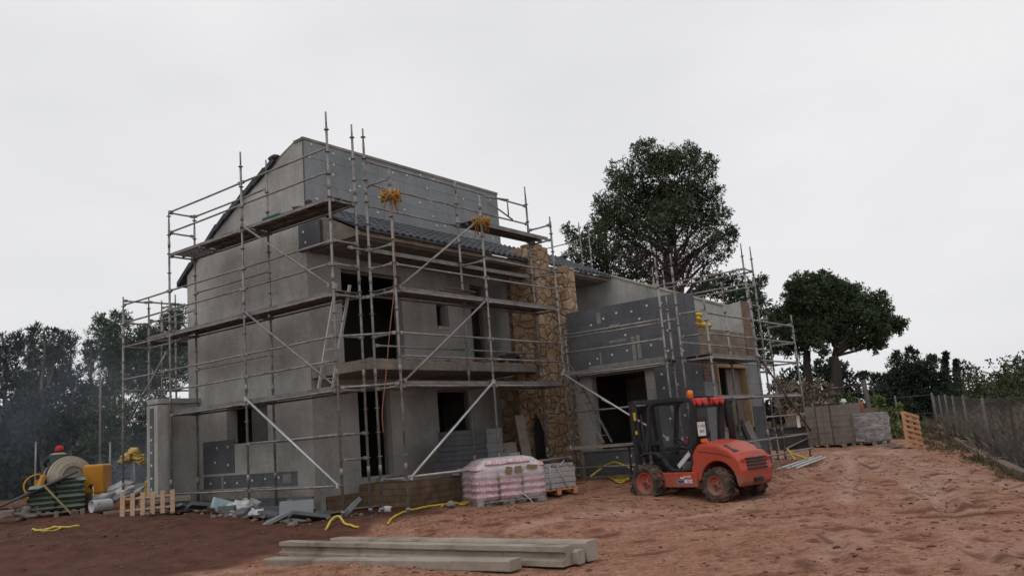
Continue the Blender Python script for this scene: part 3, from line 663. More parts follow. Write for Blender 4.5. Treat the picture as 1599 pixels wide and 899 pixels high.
mb = MB().box((8.02,-3.85,3.201),(11.499,-3.62,3.95)); hp('brick_parapet', mb, BRICKB)
mb = MB().box((11.45,-3.885,3.25),(11.97,-3.852,4.86)); hp('brick_parapet_end', mb, BRICK)
mb = MB().box((7.76,-3.88,4.3),(8.02,-3.852,4.76)).box((7.76,-3.85,4.721),(8.0,-3.3,4.78)); hp('brick_wall_end', mb, BRICK)
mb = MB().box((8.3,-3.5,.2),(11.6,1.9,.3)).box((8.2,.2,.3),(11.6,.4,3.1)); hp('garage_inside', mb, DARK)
panel('garage_side_insulation', 0, 7.75, -1, -3.92, -.44, 3.2, 4.78, [(-1.2,4.35),(-1.6,4.46),(-2.0,4.55),(-2.45,4.52),(-2.9,4.6),(-3.3,4.6),(-2.65,4.3),(-1.3,3.45),(-1.75,3.5),(-2.2,3.55),(-1.05,3.2+.15),(-2.9,3.6),(-2.2,3.95),(-3.35,3.4),(-3.4,3.9),(-3.7,3.75),(-3.75,3.35)], smears=[(-2.55,3.6,(.1,.6)),(-2.4,3.58,(.1,.6)),(-1.9,4.22,(.3,.1)),(-1.95,3.83,(.5,.07)),(-1.45,4.5,(.12,.3)),(-2.1,3.24,(2.2,.07)),(-1.4,3.4,(.05,.4))])
panel('garage_side_insulation', 0, 7.75, -1, -3.92, -2.9, .5, 3.17, [(-3.1,2.85),(-3.45,2.86),(-3.12,2.5),(-3.5,2.55),(-3.08,2.15),(-3.55,2.2),(-3.2,1.75),(-3.6,1.8),(-3.3,1.3)], bh=.9)
panel('garage_side_insulation', 0, 7.75, -1, -2.88, -.6, .5, 1.08, [(-1.6,.9),(-2.0,.92),(-1.3,.72),(-1.65,.7),(-2.4,.9)])
mb = MB().box((7.62,-2.9,3.02),(7.748,-.5,3.14)); hp('lintel', mb, PLASTER_L)
mb = MB().box((7.66,-2.7,1.082),(7.749,-.55,1.13)); hp('threshold', mb, CONC)
panel('garage_front_insulation', 1, -3.85, -1, 7.70, 8.3, .4, 4.76, [(7.9,1.0),(8.1,2.0),(7.95,2.8)], bh=1.0)
panel('garage_front_insulation', 1, -3.85, -1, 11.2, 12.02, 1.9, 3.2, [], m=INSUL_B, bh=.62)
panel('garage_front_insulation', 1, -3.85, -1, 11.2, 12.02, .3, 1.88, [], bh=.8)
panel('garage_front_insulation', 1, -3.85, -1, 8.35, 9.15, .3, 2.55, [], m=INSUL_B, th=.03, bh=.9)
q = MB(); a0, a1, z0, z1 = 9.2, 11.2, 1.36, 3.05
q.box((a0,-3.9,z0),(a0+.09,-3.62,z1)).box((a1-.09,-3.9,z0),(a1,-3.62,z1)).box((a0+.091,-3.9,z1-.09),(a1-.091,-3.62,z1)).box((a0+.091,-3.9,z0),(a1-.091,-3.62,z0+.06))
wf = hp('window_frame', q, WOODY)
hp('window_shutter', MB().box((10.2,-3.7,1.43),(11.1,-3.66,2.95)), SOFFIT, wf)
mb = MB().box((8.4,-3.9,2.6),(9.19,-3.853,3.1)); hp('exposed_brick', mb, BRICK)

# ------------------------------------------------------------------ scaffolding (each run is one thing, every tube and deck a part)
def uvg(a, b): p = W(a, b); return gz(p.x, p.y)
def scaffold(label, group='scaffold runs round the house'): return empty('scaffold', O, YA, label, 'scaffold', group)
PR = .027
def standard(root, u, v, z1, z0=None, lean=(0, 0)):
    z0 = uvg(u, v)-.02 if z0 is None else z0
    q = MB(); r_ = random.Random(int(u*97+v*31))
    top = lambda z: (u+lean[0]*(z-z0), v+lean[1]*(z-z0), z)
    z = z0+.02; q.box((u-.075, v-.075, z0-.01), (u+.075, v+.075, z0+.012))
    q.tube((u,v,z0), top(z1-.32), PR, 10); q.tube(top(z1-.32), top(z1), PR*.72, 8)
    q.tube((u,v,z0+.1), (u,v,z0+.16), PR*1.7, 8)
    zz = .97
    while zz < z1-.1:
        if zz > z0+.2:
            p = top(zz); q.tube((p[0],p[1],zz-.006), (p[0],p[1],zz+.006), .056, 10)
        if abs((zz-.97) % 1.93) < .02 or abs((zz-.97) % 1.93 - 1.93) < .02: q.tube(top(zz+.16), top(zz+.32), PR*1.25, 8)
        zz += .4825
    return q.build('standard', GALV, root)
def ledger(root, p0, p1, name='ledger', r_=.023, m=GALV, ext=0):
    p0 = Vector(p0); p1 = Vector(p1); d = (p1-p0).normalized()
    a = p0 - d*ext; b = p1 + d*ext
    sag = Vector((0,0,-.006))
    q = MB().path([a, (a+b)/2+sag, b], r_, 8)
    for p, s_ in ((p0, 1), (p1, -1)):
        q.bar(p+d*s_*.03, p+d*s_*.11, .05, .065)
    return q.build(name, m, root)
def deck(root, u0, u1, v0, v1, z, along, n=2, name='deck', edge=.07, m=DECK):
    """steel planks laid between the ledgers, side flanges turned down"""
    q = MB()
    for i in range(n):
        if along == 'u': a, b = v0+(v1-v0)*i/n+.008, v0+(v1-v0)*(i+1)/n-.008; lo, hi = (u0,a,z-edge), (u1,b,z)
        else: a, b = u0+(u1-u0)*i/n+.008, u0+(u1-u0)*(i+1)/n-.008; lo, hi = (a,v0,z-edge), (b,v1,z)
        q.box((lo[0],lo[1],z-.012), hi)
        if along == 'u':
            q.box(lo, (u1, a+.012, z-.0121)); q.box((u0, b-.012, z-edge), (u1, b, z-.0121))
            k = u0+.3
            while k < u1: q.box((k,a+.013,z-edge+.01),(k+.03,b-.013,z-.0122)); k += .6
        else:
            q.box(lo, (a+.012, v1, z-.0121)); q.box((b-.012, v0, z-edge), (b, v1, z-.0121))
            k = v0+.3
            while k < v1: q.box((a+.013,k,z-edge+.01),(b-.013,k+.03,z-.0122)); k += .6
    return q.build(name, m, root)
def brace(root, p0, p1, m=GALV, r_=.024):
    q = MB().tube(p0, p1, r_, 8)
    for p in (p0, p1): q.cbox(p, (.06,.06,.09))
    return q.build('diagonal_brace', m, root)

# gable run
SG = scaffold('tall tube scaffold along the grey gable wall with three bays and two full decks')
GV = [0, 3.0, 6.03, 8.25]
for v_, zt in zip(GV, (8.6, 8.56, 7.87, 6.05)): standard(SG, 0, v_, zt)
for v_, zt in zip(GV, (8.5, 8.52, 7.88, 6.1)): standard(SG, .7, v_, zt)
for z, vs in ((7.82,(0,3,6.03)), (7.3,(0,3,6.03)), (5.83,(0,3,6.03,8.25)), (5.36,(0,3,6.03,8.25)), (3.88,(0,3,6.03,8.25)), (3.39,(0,3,6.03)), (1.94,(0,3)), (.96,(0,3,6.03)), (2.8,(0,3,6.03)), (4.72,(0,3,6.03,8.25)), (6.7,(0,3,6.03))):
    for a, b in zip(vs[:-1], vs[1:]): ledger(SG, (0,a,z), (0,b,z), 'ledger' if z in (.96,2.8,4.72,6.7) else 'guardrail')
for z, vs in ((7.82,(3,6.03)), (5.83,(3,6.03)), (3.9,(3,6.03)), (2.8,(0,3,6.03)), (4.72,(0,3,6.03,8.25)), (6.7,(0,3,6.03)), (5.4,(6.03,8.25)), (.96,(3,6.03))):
    for a, b in zip(vs[:-1], vs[1:]): ledger(SG, (.7,a,z), (.7,b,z), 'ledger')
for v_ in GV:
    for z in ((2.8,4.72,6.7) if v_ < 7 else (2.8,3.6,4.72)): ledger(SG, (0,v_,z), (.7,v_,z), 'transom')
for z in (7.82, 7.3): ledger(SG, (0,6.03,z), (.7,6.03,z), 'guardrail')
for z in (5.85, 3.88, 5.36, 1.94, 1.45): ledger(SG, (0,0,z), (.7,0,z), 'guardrail')
for z in (5.95, 5.36): ledger(SG, (0,8.25,z), (.7,8.25,z), 'guardrail')
deck(SG, .03, .67, .03, 2.97, 6.78, 'v'); deck(SG, .03, .67, 3.03, 5.0, 6.78, 'v')
q = MB(); 
for x in (.05,.35,.65): q.box((x-.02,5.01,6.7),(x+.02,6.0,6.78))
for k in range(6): q.box((.08,5.05+k*.17,6.72),(.62,5.1+k*.17,6.76))
q.build('open_deck_frame', DECK, SG)
deck(SG, .03, .67, .03, 2.97, 4.82, 'v'); deck(SG, .03, .67, 3.03, 6.0, 4.82, 'v'); deck(SG, .1, .67, 6.06, 7.3, 4.86, 'v')
deck(SG, .03, .67, .03, 2.97, 2.9, 'v'); deck(SG, .03, .67, 3.03, 6.0, 2.9, 'v')
brace(SG, (-.04,2.95,6.8), (-.04,.08,4.92)); brace(SG, (-.04,2.95,4.84), (-.04,.06,2.9)); brace(SG, (-.04,2.95,2.9), (-.04,.07,.97), GALV_B, .027)
brace(SG, (-.06,8.1,2.6), (-.06,6.1,4.3))
ledger(SG, (.7,0,1.94), (.7,3,1.94), 'guardrail')

# run behind the house, only its near end shows past the back corner
SB = scaffold('tube scaffold at the rear corner, its decks running out of sight behind the gable')
standard(SB, 1.5, 8.3, 6.25); standard(SB, 1.5, 9.0, 6.2); standard(SB, 4.3, 8.3, 6.1)
for z in (5.98, 5.48, 4.0, 3.6): ledger(SB, (.72,8.3,z), (1.5,8.3,z), 'guardrail'); ledger(SB, (1.5,8.3,z), (4.3,8.3,z), 'guardrail')
for z in (5.98, 4.0): ledger(SB, (1.5,8.3,z), (1.5,9.0,z), 'transom')
deck(SB, .74, 4.3, 8.32, 8.95, 5.0, 'u'); deck(SB, .74, 4.3, 8.32, 8.95, 3.0, 'u')

# front run
SF = scaffold('tube scaffold across the balcony front, diagonal braces and long decks between chimney and gable')
FU = [.87, 3.8, 6.68]; FO, FI = -.88, -.16
for u_, zt in zip(FU, (7.3, 7.26, 7.22)): standard(SF, u_, FO, zt)
for u_, zt in zip(FU, (8.4, 7.8, 8.22)): standard(SF, u_, FI, zt, z0=(None if u_ < 3 else .95))
def run(root, us, v, z, name='ledger', **k):
    for a, b in zip(us[:-1], us[1:]): ledger(root, (a,v,z), (b,v,z), name, **k)
run(SF, FU, FO, 5.28, 'guardrail'); run(SF, FU, FO, 3.87, 'guardrail'); run(SF, FU, FO, 3.4, 'guardrail'); run(SF, FU, FO, 1.02, 'ledger', m=GALV_B)
run(SF, FU, FO, 2.8); run(SF, FU, FO, 4.73); run(SF, FU[1:], FO, 5.75, 'guardrail')
for z in (7.67, 7.17, 6.68): run(SF, FU, FI, z, 'guardrail')
run(SF, FU, FI, 3.7, 'guardrail'); run(SF, FU, FI, 2.8); run(SF, FU, FI, 4.73)
for u_ in FU:
    for z in (1.0, 2.8, 4.73, 5.7): ledger(SF, (u_,FO,z), (u_,FI,z), 'transom')
for z in (7.1, 5.3, 3.87): ledger(SF, (.87,FO,z), (.87,FI,z), 'guardrail')
for z in (7.0, 6.6): ledger(SF, (6.68,FO,z), (6.68,FI,z), 'guardrail')
deck(SF, .9, 3.77, FO+.03, FI-.03, 2.9, 'u'); deck(SF, 3.83, 6.65, FO+.03, FI-.03, 2.9, 'u')
deck(SF, .9, 3.77, FO+.03, FI-.03, 4.83, 'u'); deck(SF, 3.83, 6.65, FO+.03, FI-.03, 4.83, 'u')
deck(SF, 3.83, 6.9, FO+.25, FI-.02, 6.75, 'u', 2, edge=.1)
deck(SF, .9, 6.65, FI+.03, FI+.33, 5.78, 'u', 1, edge=.09)
brace(SF, (.95,FO-.04,4.8), (3.72,FO-.04,6.68)); brace(SF, (.95,FO-.04,2.9), (3.72,FO-.04,4.75)); brace(SF, (.95,FO-.04,1.0), (3.75,FO-.04,2.88), GALV_B, .027)
ledger(SF, (.74,.05,4.72), (.87,FI,4.72), 'transom'); ledger(SF, (.3,FI,5.7), (.87,FI,5.7), 'transom')
for z in (3.87, 2.85): ledger(SF, (.02,-.02,z), (.85,FO,z), 'guardrail')
# loose frame on the top deck
q = MB(); q.tube((4.7,-.3,7.55),(5.45,-.5,7.55),.022,6).tube((5.4,-.5,7.55),(5.4,-.5,7.1),.02,6).tube((4.72,-.3,7.5),(5.5,-.55,7.02),.02,6); q.build('loose_tube', GALV, SF)

# garage side run
SS = scaffold('short tube scaffold beside the garage opening, one narrow deck and a ladder in it')
standard(SS, 6.68, -3.78, 5.55); standard(SS, 7.4, -.55, 4.66); standard(SS, 7.4, -3.6, 4.7)
for z, nm in ((4.06,'guardrail'), (3.98,'guardrail'), (3.6,'guardrail'), (3.03,'ledger'), (2.11,'guardrail'), (.74,'ledger')): ledger(SS, (6.68,-.88,z), (6.68,-3.78,z), nm)
for z in (3.03, .74): ledger(SS, (7.4,-.55,z), (7.4,-3.6,z)); ledger(SS, (6.68,-3.78,z), (7.4,-3.6,z), 'transom')
deck(SS, 6.7, 7.3, -3.75, -.92, 3.12, 'v')
deck(SS, 6.72, 7.0, -3.1, -.7, 1.26, 'v', 1, m=WOODG)
brace(SS, (6.64,-.86,3.1), (6.64,-3.6,1.3), GALV_B, .025)
q = MB().tube((6.64,-1.95,2.365),(6.64,-2.15,2.24),.028,8); q.build('blue_tape', BLUEP, SS)

# garage front run
SR = scaffold('tube scaffold across the garage front, reaching past the corner to an open end bay')
RU = [6.66, 9.45, 12.38]
for u_, zt in zip(RU, (4.4, 4.9, 4.36)): standard(SR, u_, -4.9, zt)
for u_, zt in zip(RU, (5.55, 4.95, 4.45)): standard(SR, u_, -4.2, zt)
run(SR, RU, -4.9, 4.04, 'guardrail'); run(SR, RU, -4.9, 3.57, 'guardrail'); run(SR, RU, -4.9, 3.02); run(SR, RU, -4.9, 2.1, r_=.03); run(SR, RU[1:], -4.9, 1.6, 'guardrail'); run(SR, RU, -4.9, 1.06); run(SR, (9.0,12.6), -4.92, .66)
for u_ in RU:
    for z in (3.02, 2.1, 1.06): ledger(SR, (u_,-4.9,z), (u_,-4.2,z), 'transom')
for z in (4.1, 3.57): ledger(SR, (6.66,-4.9,z), (6.66,-4.2,z), 'guardrail'); ledger(SR, (12.38,-4.9,z), (12.38,-4.2,z), 'guardrail')
run(SR, RU, -4.2, 3.45, 'guardrail'); run(SR, RU, -4.2, 3.02)
deck(SR, 6.7, 9.42, -4.87, -4.23, 3.12, 'u', 2, edge=.09); deck(SR, 6.7, 12.3, -4.87, -4.5, 2.17, 'u', 1)
brace(SR, (9.5,-4.95,3.05), (12.5,-4.95,1.15), m=mat('rusty_tube', (.13,.1,.085), (.09,.07,.06), 6, rough=.7, metal=.3))
ledger(SR, (6.68,-3.78,4.0), (6.66,-4.2,4.0), 'guardrail')

# run along the far side of the garage
ST = scaffold('slender tube scaffold tower rising above the far garage corner, twin guardrails running back')
for u_ in (12.3, 13.0):
    for v_, zt in ((-3.75, 6.66), (-.8, 6.5), (2.2, 6.5)): standard(ST, u_, v_, zt)
    for z in (5.9, 5.45): ledger(ST, (u_,-3.75,z), (u_,-.8,z), 'guardrail'); ledger(ST, (u_,-.8,z), (u_,2.2,z), 'guardrail')
    for z in (4.85, 2.9): ledger(ST, (u_,-3.75,z), (u_,-.8,z)); ledger(ST, (u_,-.8,z), (u_,2.2,z))
for z in (5.9, 5.45, 4.85, 2.9, 1.0): ledger(ST, (12.3,-3.75,z), (13.0,-3.75,z), 'transom')
deck(ST, 12.33, 12.97, -3.72, 2.1, 4.95, 'v')

# end of a run behind the second roof
SK = scaffold('pair of scaffold poles with short rails behind the tiled roof right of the chimney')
for px_, v_ in ((904, 5.2), (918, 5.9)):
    p = atv(px_, 347, v_); a, b = UVof(p); standard(SK, a, v_, p.z)
    if v_ == 5.2: A0 = (a, v_, p.z)
for py in (375, 392, 410):
    p = atv(905, py, 5.2); a, b = UVof(p); ledger(SK, (A0[0],5.2,p.z), (A0[0],8.2,p.z), 'guardrail')
standard(SK, A0[0], 8.2, A0[2]-.4)

# ------------------------------------------------------------------ ladders
def ladder(p0, p1, width_dir, wd, label, m=GALV_B, n=None, legs=None):
    root = empty('ladder', p0, 0, label, 'ladder', 'aluminium ladders on the scaffold')
    p0 = Vector(p0); p1 = Vector(p1); d = p1-p0; L = d.length; dn = d.normalized(); wv = Vector(width_dir).normalized()*wd/2
    for s_ in (-1, 1): MB().bar(wv*s_, d+wv*s_, .028, .065, up=wv).build('side_rail', m, root)
    n = n or int(L/.28)
    for i in range(n):
        c = dn*(.2+i*(L-.35)/(n-1)); MB().tube(c-wv, c+wv, .016, 6).build('rung', m, root)
    return root
pA, pB = W(.78,-.45,2.92), W(.28,.35,4.75)
ladder(W(.35,.78,2.92), W(.35,.1,4.98), U, .36, 'worn aluminium ladder standing on the lower deck at the gable corner', m=GALV_B)
ladder(W(7.05,-1.75,1.3), W(7.05,-.75,3.3), U, .38, 'narrow aluminium ladder leaning in the scaffold before the garage opening', m=GALV)

# ------------------------------------------------------------------ trees and shrubs
LEAF_PINE = leafmat('pine_needles', (.026,.044,.026), (.08,.108,.056))
LEAF_PINE2 = leafmat('umbrella_pine_needles', (.024,.041,.024), (.072,.1,.05))
LEAF_DIM = leafmat('inner_twigs_and_dry_needles', (.045,.034,.034), (.10,.075,.07))
LEAF_BLUE = leafmat('grey_green_needles', (.018,.028,.022), (.044,.06,.043))
LEAF_OLIVE = leafmat('olive_leaves', (.045,.055,.026), (.115,.125,.06))
LEAF_DRY = leafmat('dry_brush', (.10,.082,.062), (.21,.17,.125))
LEAF_YEL = leafmat('yellow_green_leaves', (.11,.115,.03), (.2,.19,.05))
LEAF_CEDAR = leafmat('cedar_needles', (.018,.03,.022), (.045,.062,.04))
LEAF_GRASS = leafmat('verge_grass', (.05,.052,.024), (.12,.105,.055))
LEAF_ORNG = leafmat('orange_bush_leaves', (.3,.13,.03), (.4,.2,.05))
def foliage(blobs, dens, L, wd, seed, blades=4, out=.55, lump=.3, up=.15):
    """blobs: (centre, rx, rz) -> arrays of slender blades in tufts"""
    rng = np.random.default_rng(seed); C_ = []; D_ = []
    for c, rx, rz in blobs:
        n = max(12, int(dens*rx*rx*rz**.5))
        d = rng.normal(size=(n, 3)); d /= np.linalg.norm(d, axis=1)[:, None]
        rr = rng.random(n)**(1/2.6)
        ph = rng.uniform(0, 6.28, 3)
        k = 1 + lump*(np.sin(d[:,0]*3.1+ph[0])*np.sin(d[:,1]*3.7+ph[1]) + .6*np.sin(d[:,2]*5.3+d[:,0]*4.1+ph[2])) + lump*.5*rng.normal(size=n)*.5
        p = d*(rr*k)[:, None]*np.array([rx, rx, rz]) + np.array(c)
        C_.append(p); D_.append(d)
    c = np.concatenate(C_); d = np.concatenate(D_); n = len(c)
    c = np.repeat(c, blades, 0); d = np.repeat(d, blades, 0)
    a = d*out + rng.normal(size=(n*blades, 3))*.6 + np.array([0, 0, up]); a /= np.linalg.norm(a, axis=1)[:, None]
    b = np.cross(a, rng.normal(size=(n*blades, 3))); b /= np.linalg.norm(b, axis=1)[:, None]
    ln = (L*rng.uniform(.55, 1.3, n*blades))[:, None]; ww = (wd*rng.uniform(.6, 1.4, n*blades))[:, None]
    v0 = c - b*ww*.35; v1 = c + b*ww*.35; v2 = c + a*ln*.6 + b*ww; v3 = c + a*ln; v4 = c + a*ln*.6 - b*ww
    vs = np.stack([v0, v1, v2, v3, v4], 1).reshape(-1, 3)
    return vs
def leafmesh(name, parts, parent=None):
    """parts: list of (verts(5 per blade), material)"""
    V_ = np.concatenate([p for p, _ in parts]); nb = len(V_)//5
    me = bpy.data.meshes.new(name); me.vertices.add(len(V_)); me.vertices.foreach_set('co', V_.astype(np.float32).ravel())
    idx = np.arange(len(V_), dtype=np.int32); me.loops.add(len(idx)); me.loops.foreach_set('vertex_index', idx)
    me.polygons.add(nb); me.polygons.foreach_set('loop_start', np.arange(0, len(idx), 5, dtype=np.int32))
    mi = np.concatenate([np.full(len(p)//5, i, np.int32) for i, (p, _) in enumerate(parts)])
    for _, m_ in parts: me.materials.append(m_)
    me.polygons.foreach_set('material_index', mi); me.update(calc_edges=True)
    o = bpy.data.objects.new(name, me); COL.objects.link(o)
    if parent: o.parent = parent
    return o
def limb(q, a, b, r0, r1, seed, n=5, bend=.12):
    a = Vector(a); b = Vector(b); L = (b-a).length; r_ = random.Random(seed); pts = []; rs = []
    off = Vector((r_.uniform(-1,1), r_.uniform(-1,1), r_.uniform(-.3,.6)))*L*bend
    for i in range(n+1):
        t = i/n; pts.append(a.lerp(b, t) + off*math.sin(math.pi*t) + Vector((r_.uniform(-1,1), r_.uniform(-1,1), 0))*L*.015); rs.append(r0+(r1-r0)*t)
    q.path(pts, rs, 7)
def tree(name, label, Y, base, blobs, top=None, tr=.22, dens=60, L=.3, wd=.04, leaf=LEAF_PINE, bark=BARK, sparse=(), sparse_leaf=LEAF_DIM, group='trees beyond the house', seed=1, blades=4, forks=(), limbs=True, sp_d=22, lump=.3, flat=1., zbase=None, cat='tree', up=.15):
    """base: pixel of the foot (its x only is used, the foot stands on the ground); blobs: (px, py, r px) at depth Y"""
    r_ = random.Random(seed)
    bx = aty(base[0], base[1], Y); gx = gz(bx.x, Y) if zbase is None else zbase
    foot = Vector((bx.x, Y, gx-.1)); root = empty(name, foot, 0, label, cat, group)
    sc = Y/FPX/math.cos(PITCH)
    def conv(lst):
        o_ = []
        for (x, y, r) in lst:
            rr = r*sc; p = aty(x, y, Y) - foot; p.y += r_.uniform(-1, 1)*rr*1.0; o_.append((p, rr, rr*flat*r_.uniform(.8,1.0)))
        return o_
    B1 = conv(blobs); B2 = conv(sparse)
    cen = sum((p for p, _, _ in B1), Vector())/len(B1); SAT = []
    if leaf not in (LEAF_ORNG,) and len(blobs) > 4:
        for p, rx, rz in B1:
            for k in range(3):
                d = (p-cen).normalized()*.9 + Vector((r_.uniform(-1,1), r_.uniform(-1,1), r_.uniform(-.6,1.1))); d.normalize()
                q_ = rx*r_.uniform(.22,.42); SAT.append((p+d*rx*r_.uniform(.85,1.15), q_, q_*.8))
    parts = [(foliage(B1, dens, L, wd, seed, blades, lump=lump, up=up), leaf)]
    if SAT: parts.append((foliage(SAT, dens*1.1, L, wd, seed+3, blades, lump=lump, up=up), leaf))
    if B2: parts.append((foliage(B2, sp_d, L*.8, wd, seed+9, blades, lump=.3, out=.3), sparse_leaf))
    leafmesh('crown', parts, root)
    q = MB(); topz = max(p.z for p, _, _ in B1); tp = top and aty(top[0], top[1], Y)-foot
    if tp is None:
        cx = sum(p.x for p, _, _ in B1)/len(B1); tp = Vector((cx*.8, 0, topz))
    if forks:
        f0 = aty(forks[0][0], forks[0][1], Y)-foot; limb(q, (0,0,0), f0, tr, tr*.75, seed, 6, .04); node = f0
    else:
        limb(q, (0,0,0), tp, tr, tr*.22, seed, 9, .03); node = None
    if limbs:
        for i, (p, rx, rz) in enumerate(B1+B2):
            if node is not None: st = node; r0 = tr*.3
            else:
                t = max(.12, min(.92, (p.z-rx*.9)/max(tp.z, .1) - .12)); st = Vector((tp.x*t, 0, tp.z*t)); r0 = tr*(1-t*.78)*.5
            limb(q, st, p, r0, r0*.18, seed*31+i, 5, .1)
            for k in range(4):
                e = p + Vector((r_.uniform(-1,1), r_.uniform(-1,1), r_.uniform(-.7,1)))*rx*.8
                limb(q, st.lerp(p, r_.uniform(.55,.95)), e, r0*.22, r0*.07, seed*77+i*5+k, 3, .1)
    q.build('trunk', bark, root, recalc=False)
    return root
tree('tall_pine', 'tallest pine of all, broad dark crown over bare purple-brown inner branches, behind the garage', 42, (1042,520),
     [(1012,262,34),(1040,258,26),(1068,252,30),(1092,275,26),(970,285,26),(990,300,34),(1035,298,42),(1075,305,36),(1108,308,22),(948,325,24),(965,345,30),(1000,340,34),(1045,338,36),(1088,340,30),(1120,335,22),(1138,365,17),(1112,372,20),(940,352,18),(985,372,24),(1025,372,24),(1146,360,9),(1130,395,14)],
     top=(1046,285), tr=.42, dens=900, L=.15, wd=.022, sparse=[(1040,400,42),(1085,392,34),(1005,402,30),(1070,420,32),(1108,408,22),(1040,430,30),(1118,430,14),(980,400,20)], sp_d=420, seed=3, blades=4)
tree('bushy_pine', 'lower bushy pine crowding the left side of the tall pine', 50, (955,470),
     [(893,362,15),(905,380,20),(930,368,18),(925,395,26),(955,390,24),(890,400,14),(915,415,24),(950,418,28),(985,405,22),(1000,425,24),(975,435,24),(1025,440,22)], tr=.25, dens=420, L=.18, wd=.03, seed=5)
tree('umbrella_pine', 'umbrella pine with forked trunk, right half of the broad rounded crown beside the cedar', 46, (1312,640),
     [(1310,460,24),(1340,468,26),(1325,490,34),(1362,480,22),(1380,500,20),(1352,510,30),(1395,508,14),(1310,520,24),(1378,525,16),(1340,535,15),(1365,540,12),(1325,455,16),(1400,515,8)],
     tr=.34, dens=1500, L=.17, wd=.026, leaf=LEAF_PINE2, forks=[(1304,556)], seed=11, flat=.85)
tree('umbrella_pine', 'umbrella pine with single leaning trunk, left half of the broad rounded crown', 47, (1266,640),
     [(1255,445,20),(1285,448,20),(1240,465,24),(1270,475,32),(1225,490,20),(1250,500,30),(1290,505,26),(1222,520,20),(1262,525,26),(1295,480,24),(1212,545,12),(1240,540,16)],
     tr=.27, dens=1500, L=.17, wd=.026, leaf=LEAF_PINE2, forks=[(1259,548)], seed=12, flat=.85)
tree('shady_pine', 'dark crown behind the far scaffold tower, between tall pine and umbrella pines', 56, (1165,600),
     [(1100,452,20),(1125,448,22),(1150,452,24),(1178,452,18),(1085,465,16),(1172,480,26),(1190,505,24),(1195,535,22),(1170,520,24),(1190,565,18),(1215,505,14),(1186,440,9),(1150,480,25)], tr=.25, dens=360, L=.2, wd=.036, leaf=LEAF_PINE, seed=14, sparse=[(1185,445,16)], sp_d=40)
for k, (bl, lb) in enumerate([([(1240,592,20),(1262,585,20),(1250,610,22),(1228,605,14)], 'dark rounded tree low behind the umbrella pine on the left'), ([(1290,580,22),(1312,585,20),(1335,595,14),(1300,605,24),(1330,612,16)], 'dark rounded tree low behind the forked umbrella pine trunk')]):
    tree('round_tree', lb, 72, (bl[0][0]+8, 660), bl, tr=.2, dens=90, L=.35, wd=.08, leaf=LEAF_BLUE, seed=20+k)
tree('cedar', 'spreading dark cedar with pointed tips rising above the fence corner', 43, (1420,690),
     [(1398,562,9),(1424,556,9),(1452,566,9),(1405,580,20),(1432,580,22),(1390,598,22),(1420,605,28),(1452,595,20),(1375,612,16),(1478,600,13),(1468,615,20),(1440,628,26),(1400,632,26),(1380,640,20),(1490,622,14)], tr=.25, dens=900, L=.22, wd=.025, leaf=LEAF_CEDAR, seed=31, flat=.8, lump=.4, up=.45)
for k, (x, y0, y1, rr, lb) in enumerate([(1477,552,612,5,'taller of the two narrow cypresses on the skyline'), (1494,563,612,4,'shorter thin cypress on the skyline')]):
    tree('cypress', lb, 95, (x, 640), [(x+(y-y0)*.03, y, rr*(.35+.65*(y-y0)/(y1-y0))) for y in range(y0+3, y1, 5)], tr=.12, dens=160, L=.4, wd=.08, leaf=LEAF_CEDAR, limbs=False, seed=41+k, flat=1.5, lump=.15, group='cypresses')
tree('scots_pine', 'small open-crowned pine on the skyline right of the cypresses', 85, (1508,640), [(1508,572,8),(1500,580,7),(1516,580,7),(1508,590,9)], tr=.14, dens=40, L=.4, wd=.08, leaf=LEAF_BLUE, seed=44)
for k, (bl, lf, Y, lb) in enumerate([
    ([(1520,590,16),(1540,598,20),(1518,612,20),(1540,625,24)], LEAF_OLIVE, 58, 'olive green tree behind the fence, just right of the yellow shrub'),
    ([(1560,585,14),(1578,592,20),(1560,608,22),(1585,615,26),(1565,635,22)], LEAF_OLIVE, 52, 'olive green tree with bare twigs on top near the right edge'),
    ([(1600,565,18),(1610,590,26),(1600,615,24),(1615,640,30)], LEAF_CEDAR, 62, 'darker tree cut off by the right edge'),
    ([(1500,600,12),(1490,625,14),(1508,630,14)], LEAF_BLUE, 70, 'grey-green tree between the cypresses and the fence')]):
    tree('broadleaf_tree', lb, Y, (bl[-1][0], 690), bl, tr=.16, dens=300, L=.15, wd=.05, leaf=lf, seed=50+k, sparse=([(1545,566,9),(1570,562,9),(1530,575,8)] if k == 1 else ()), sp_d=120, blades=3)
tree('yellow_shrub', 'yellow-green shrub glowing against the cedar by the fence', 46, (1478,690), [(1482,612,12),(1490,628,14),(1474,600,8),(1480,645,14)], tr=.06, dens=150, L=.2, wd=.09, leaf=LEAF_YEL, seed=60, group='shrubs', cat='shrub', blades=3)
tree('dry_bush', 'pale brown dry bush seen through the far scaffold end bay', 40, (1245,690), [(1225,610,16),(1250,612,20),(1275,618,18),(1235,635,20),(1265,640,22),(1290,632,14)], tr=.05, dens=120, L=.34, wd=.035, leaf=LEAF_DRY, seed=61, group='shrubs', cat='shrub')
tree('green_bush', 'fresh green bush over the low brick wall beneath the forked pine', 39, (1340,690), [(1330,632,14),(1350,640,14),(1342,655,16),(1322,645,10),(1362,630,10)], tr=.05, dens=170, L=.18, wd=.09, leaf=leafmat('fresh_leaves', (.05,.08,.02), (.13,.17,.05)), seed=62, group='shrubs', cat='shrub', blades=3)
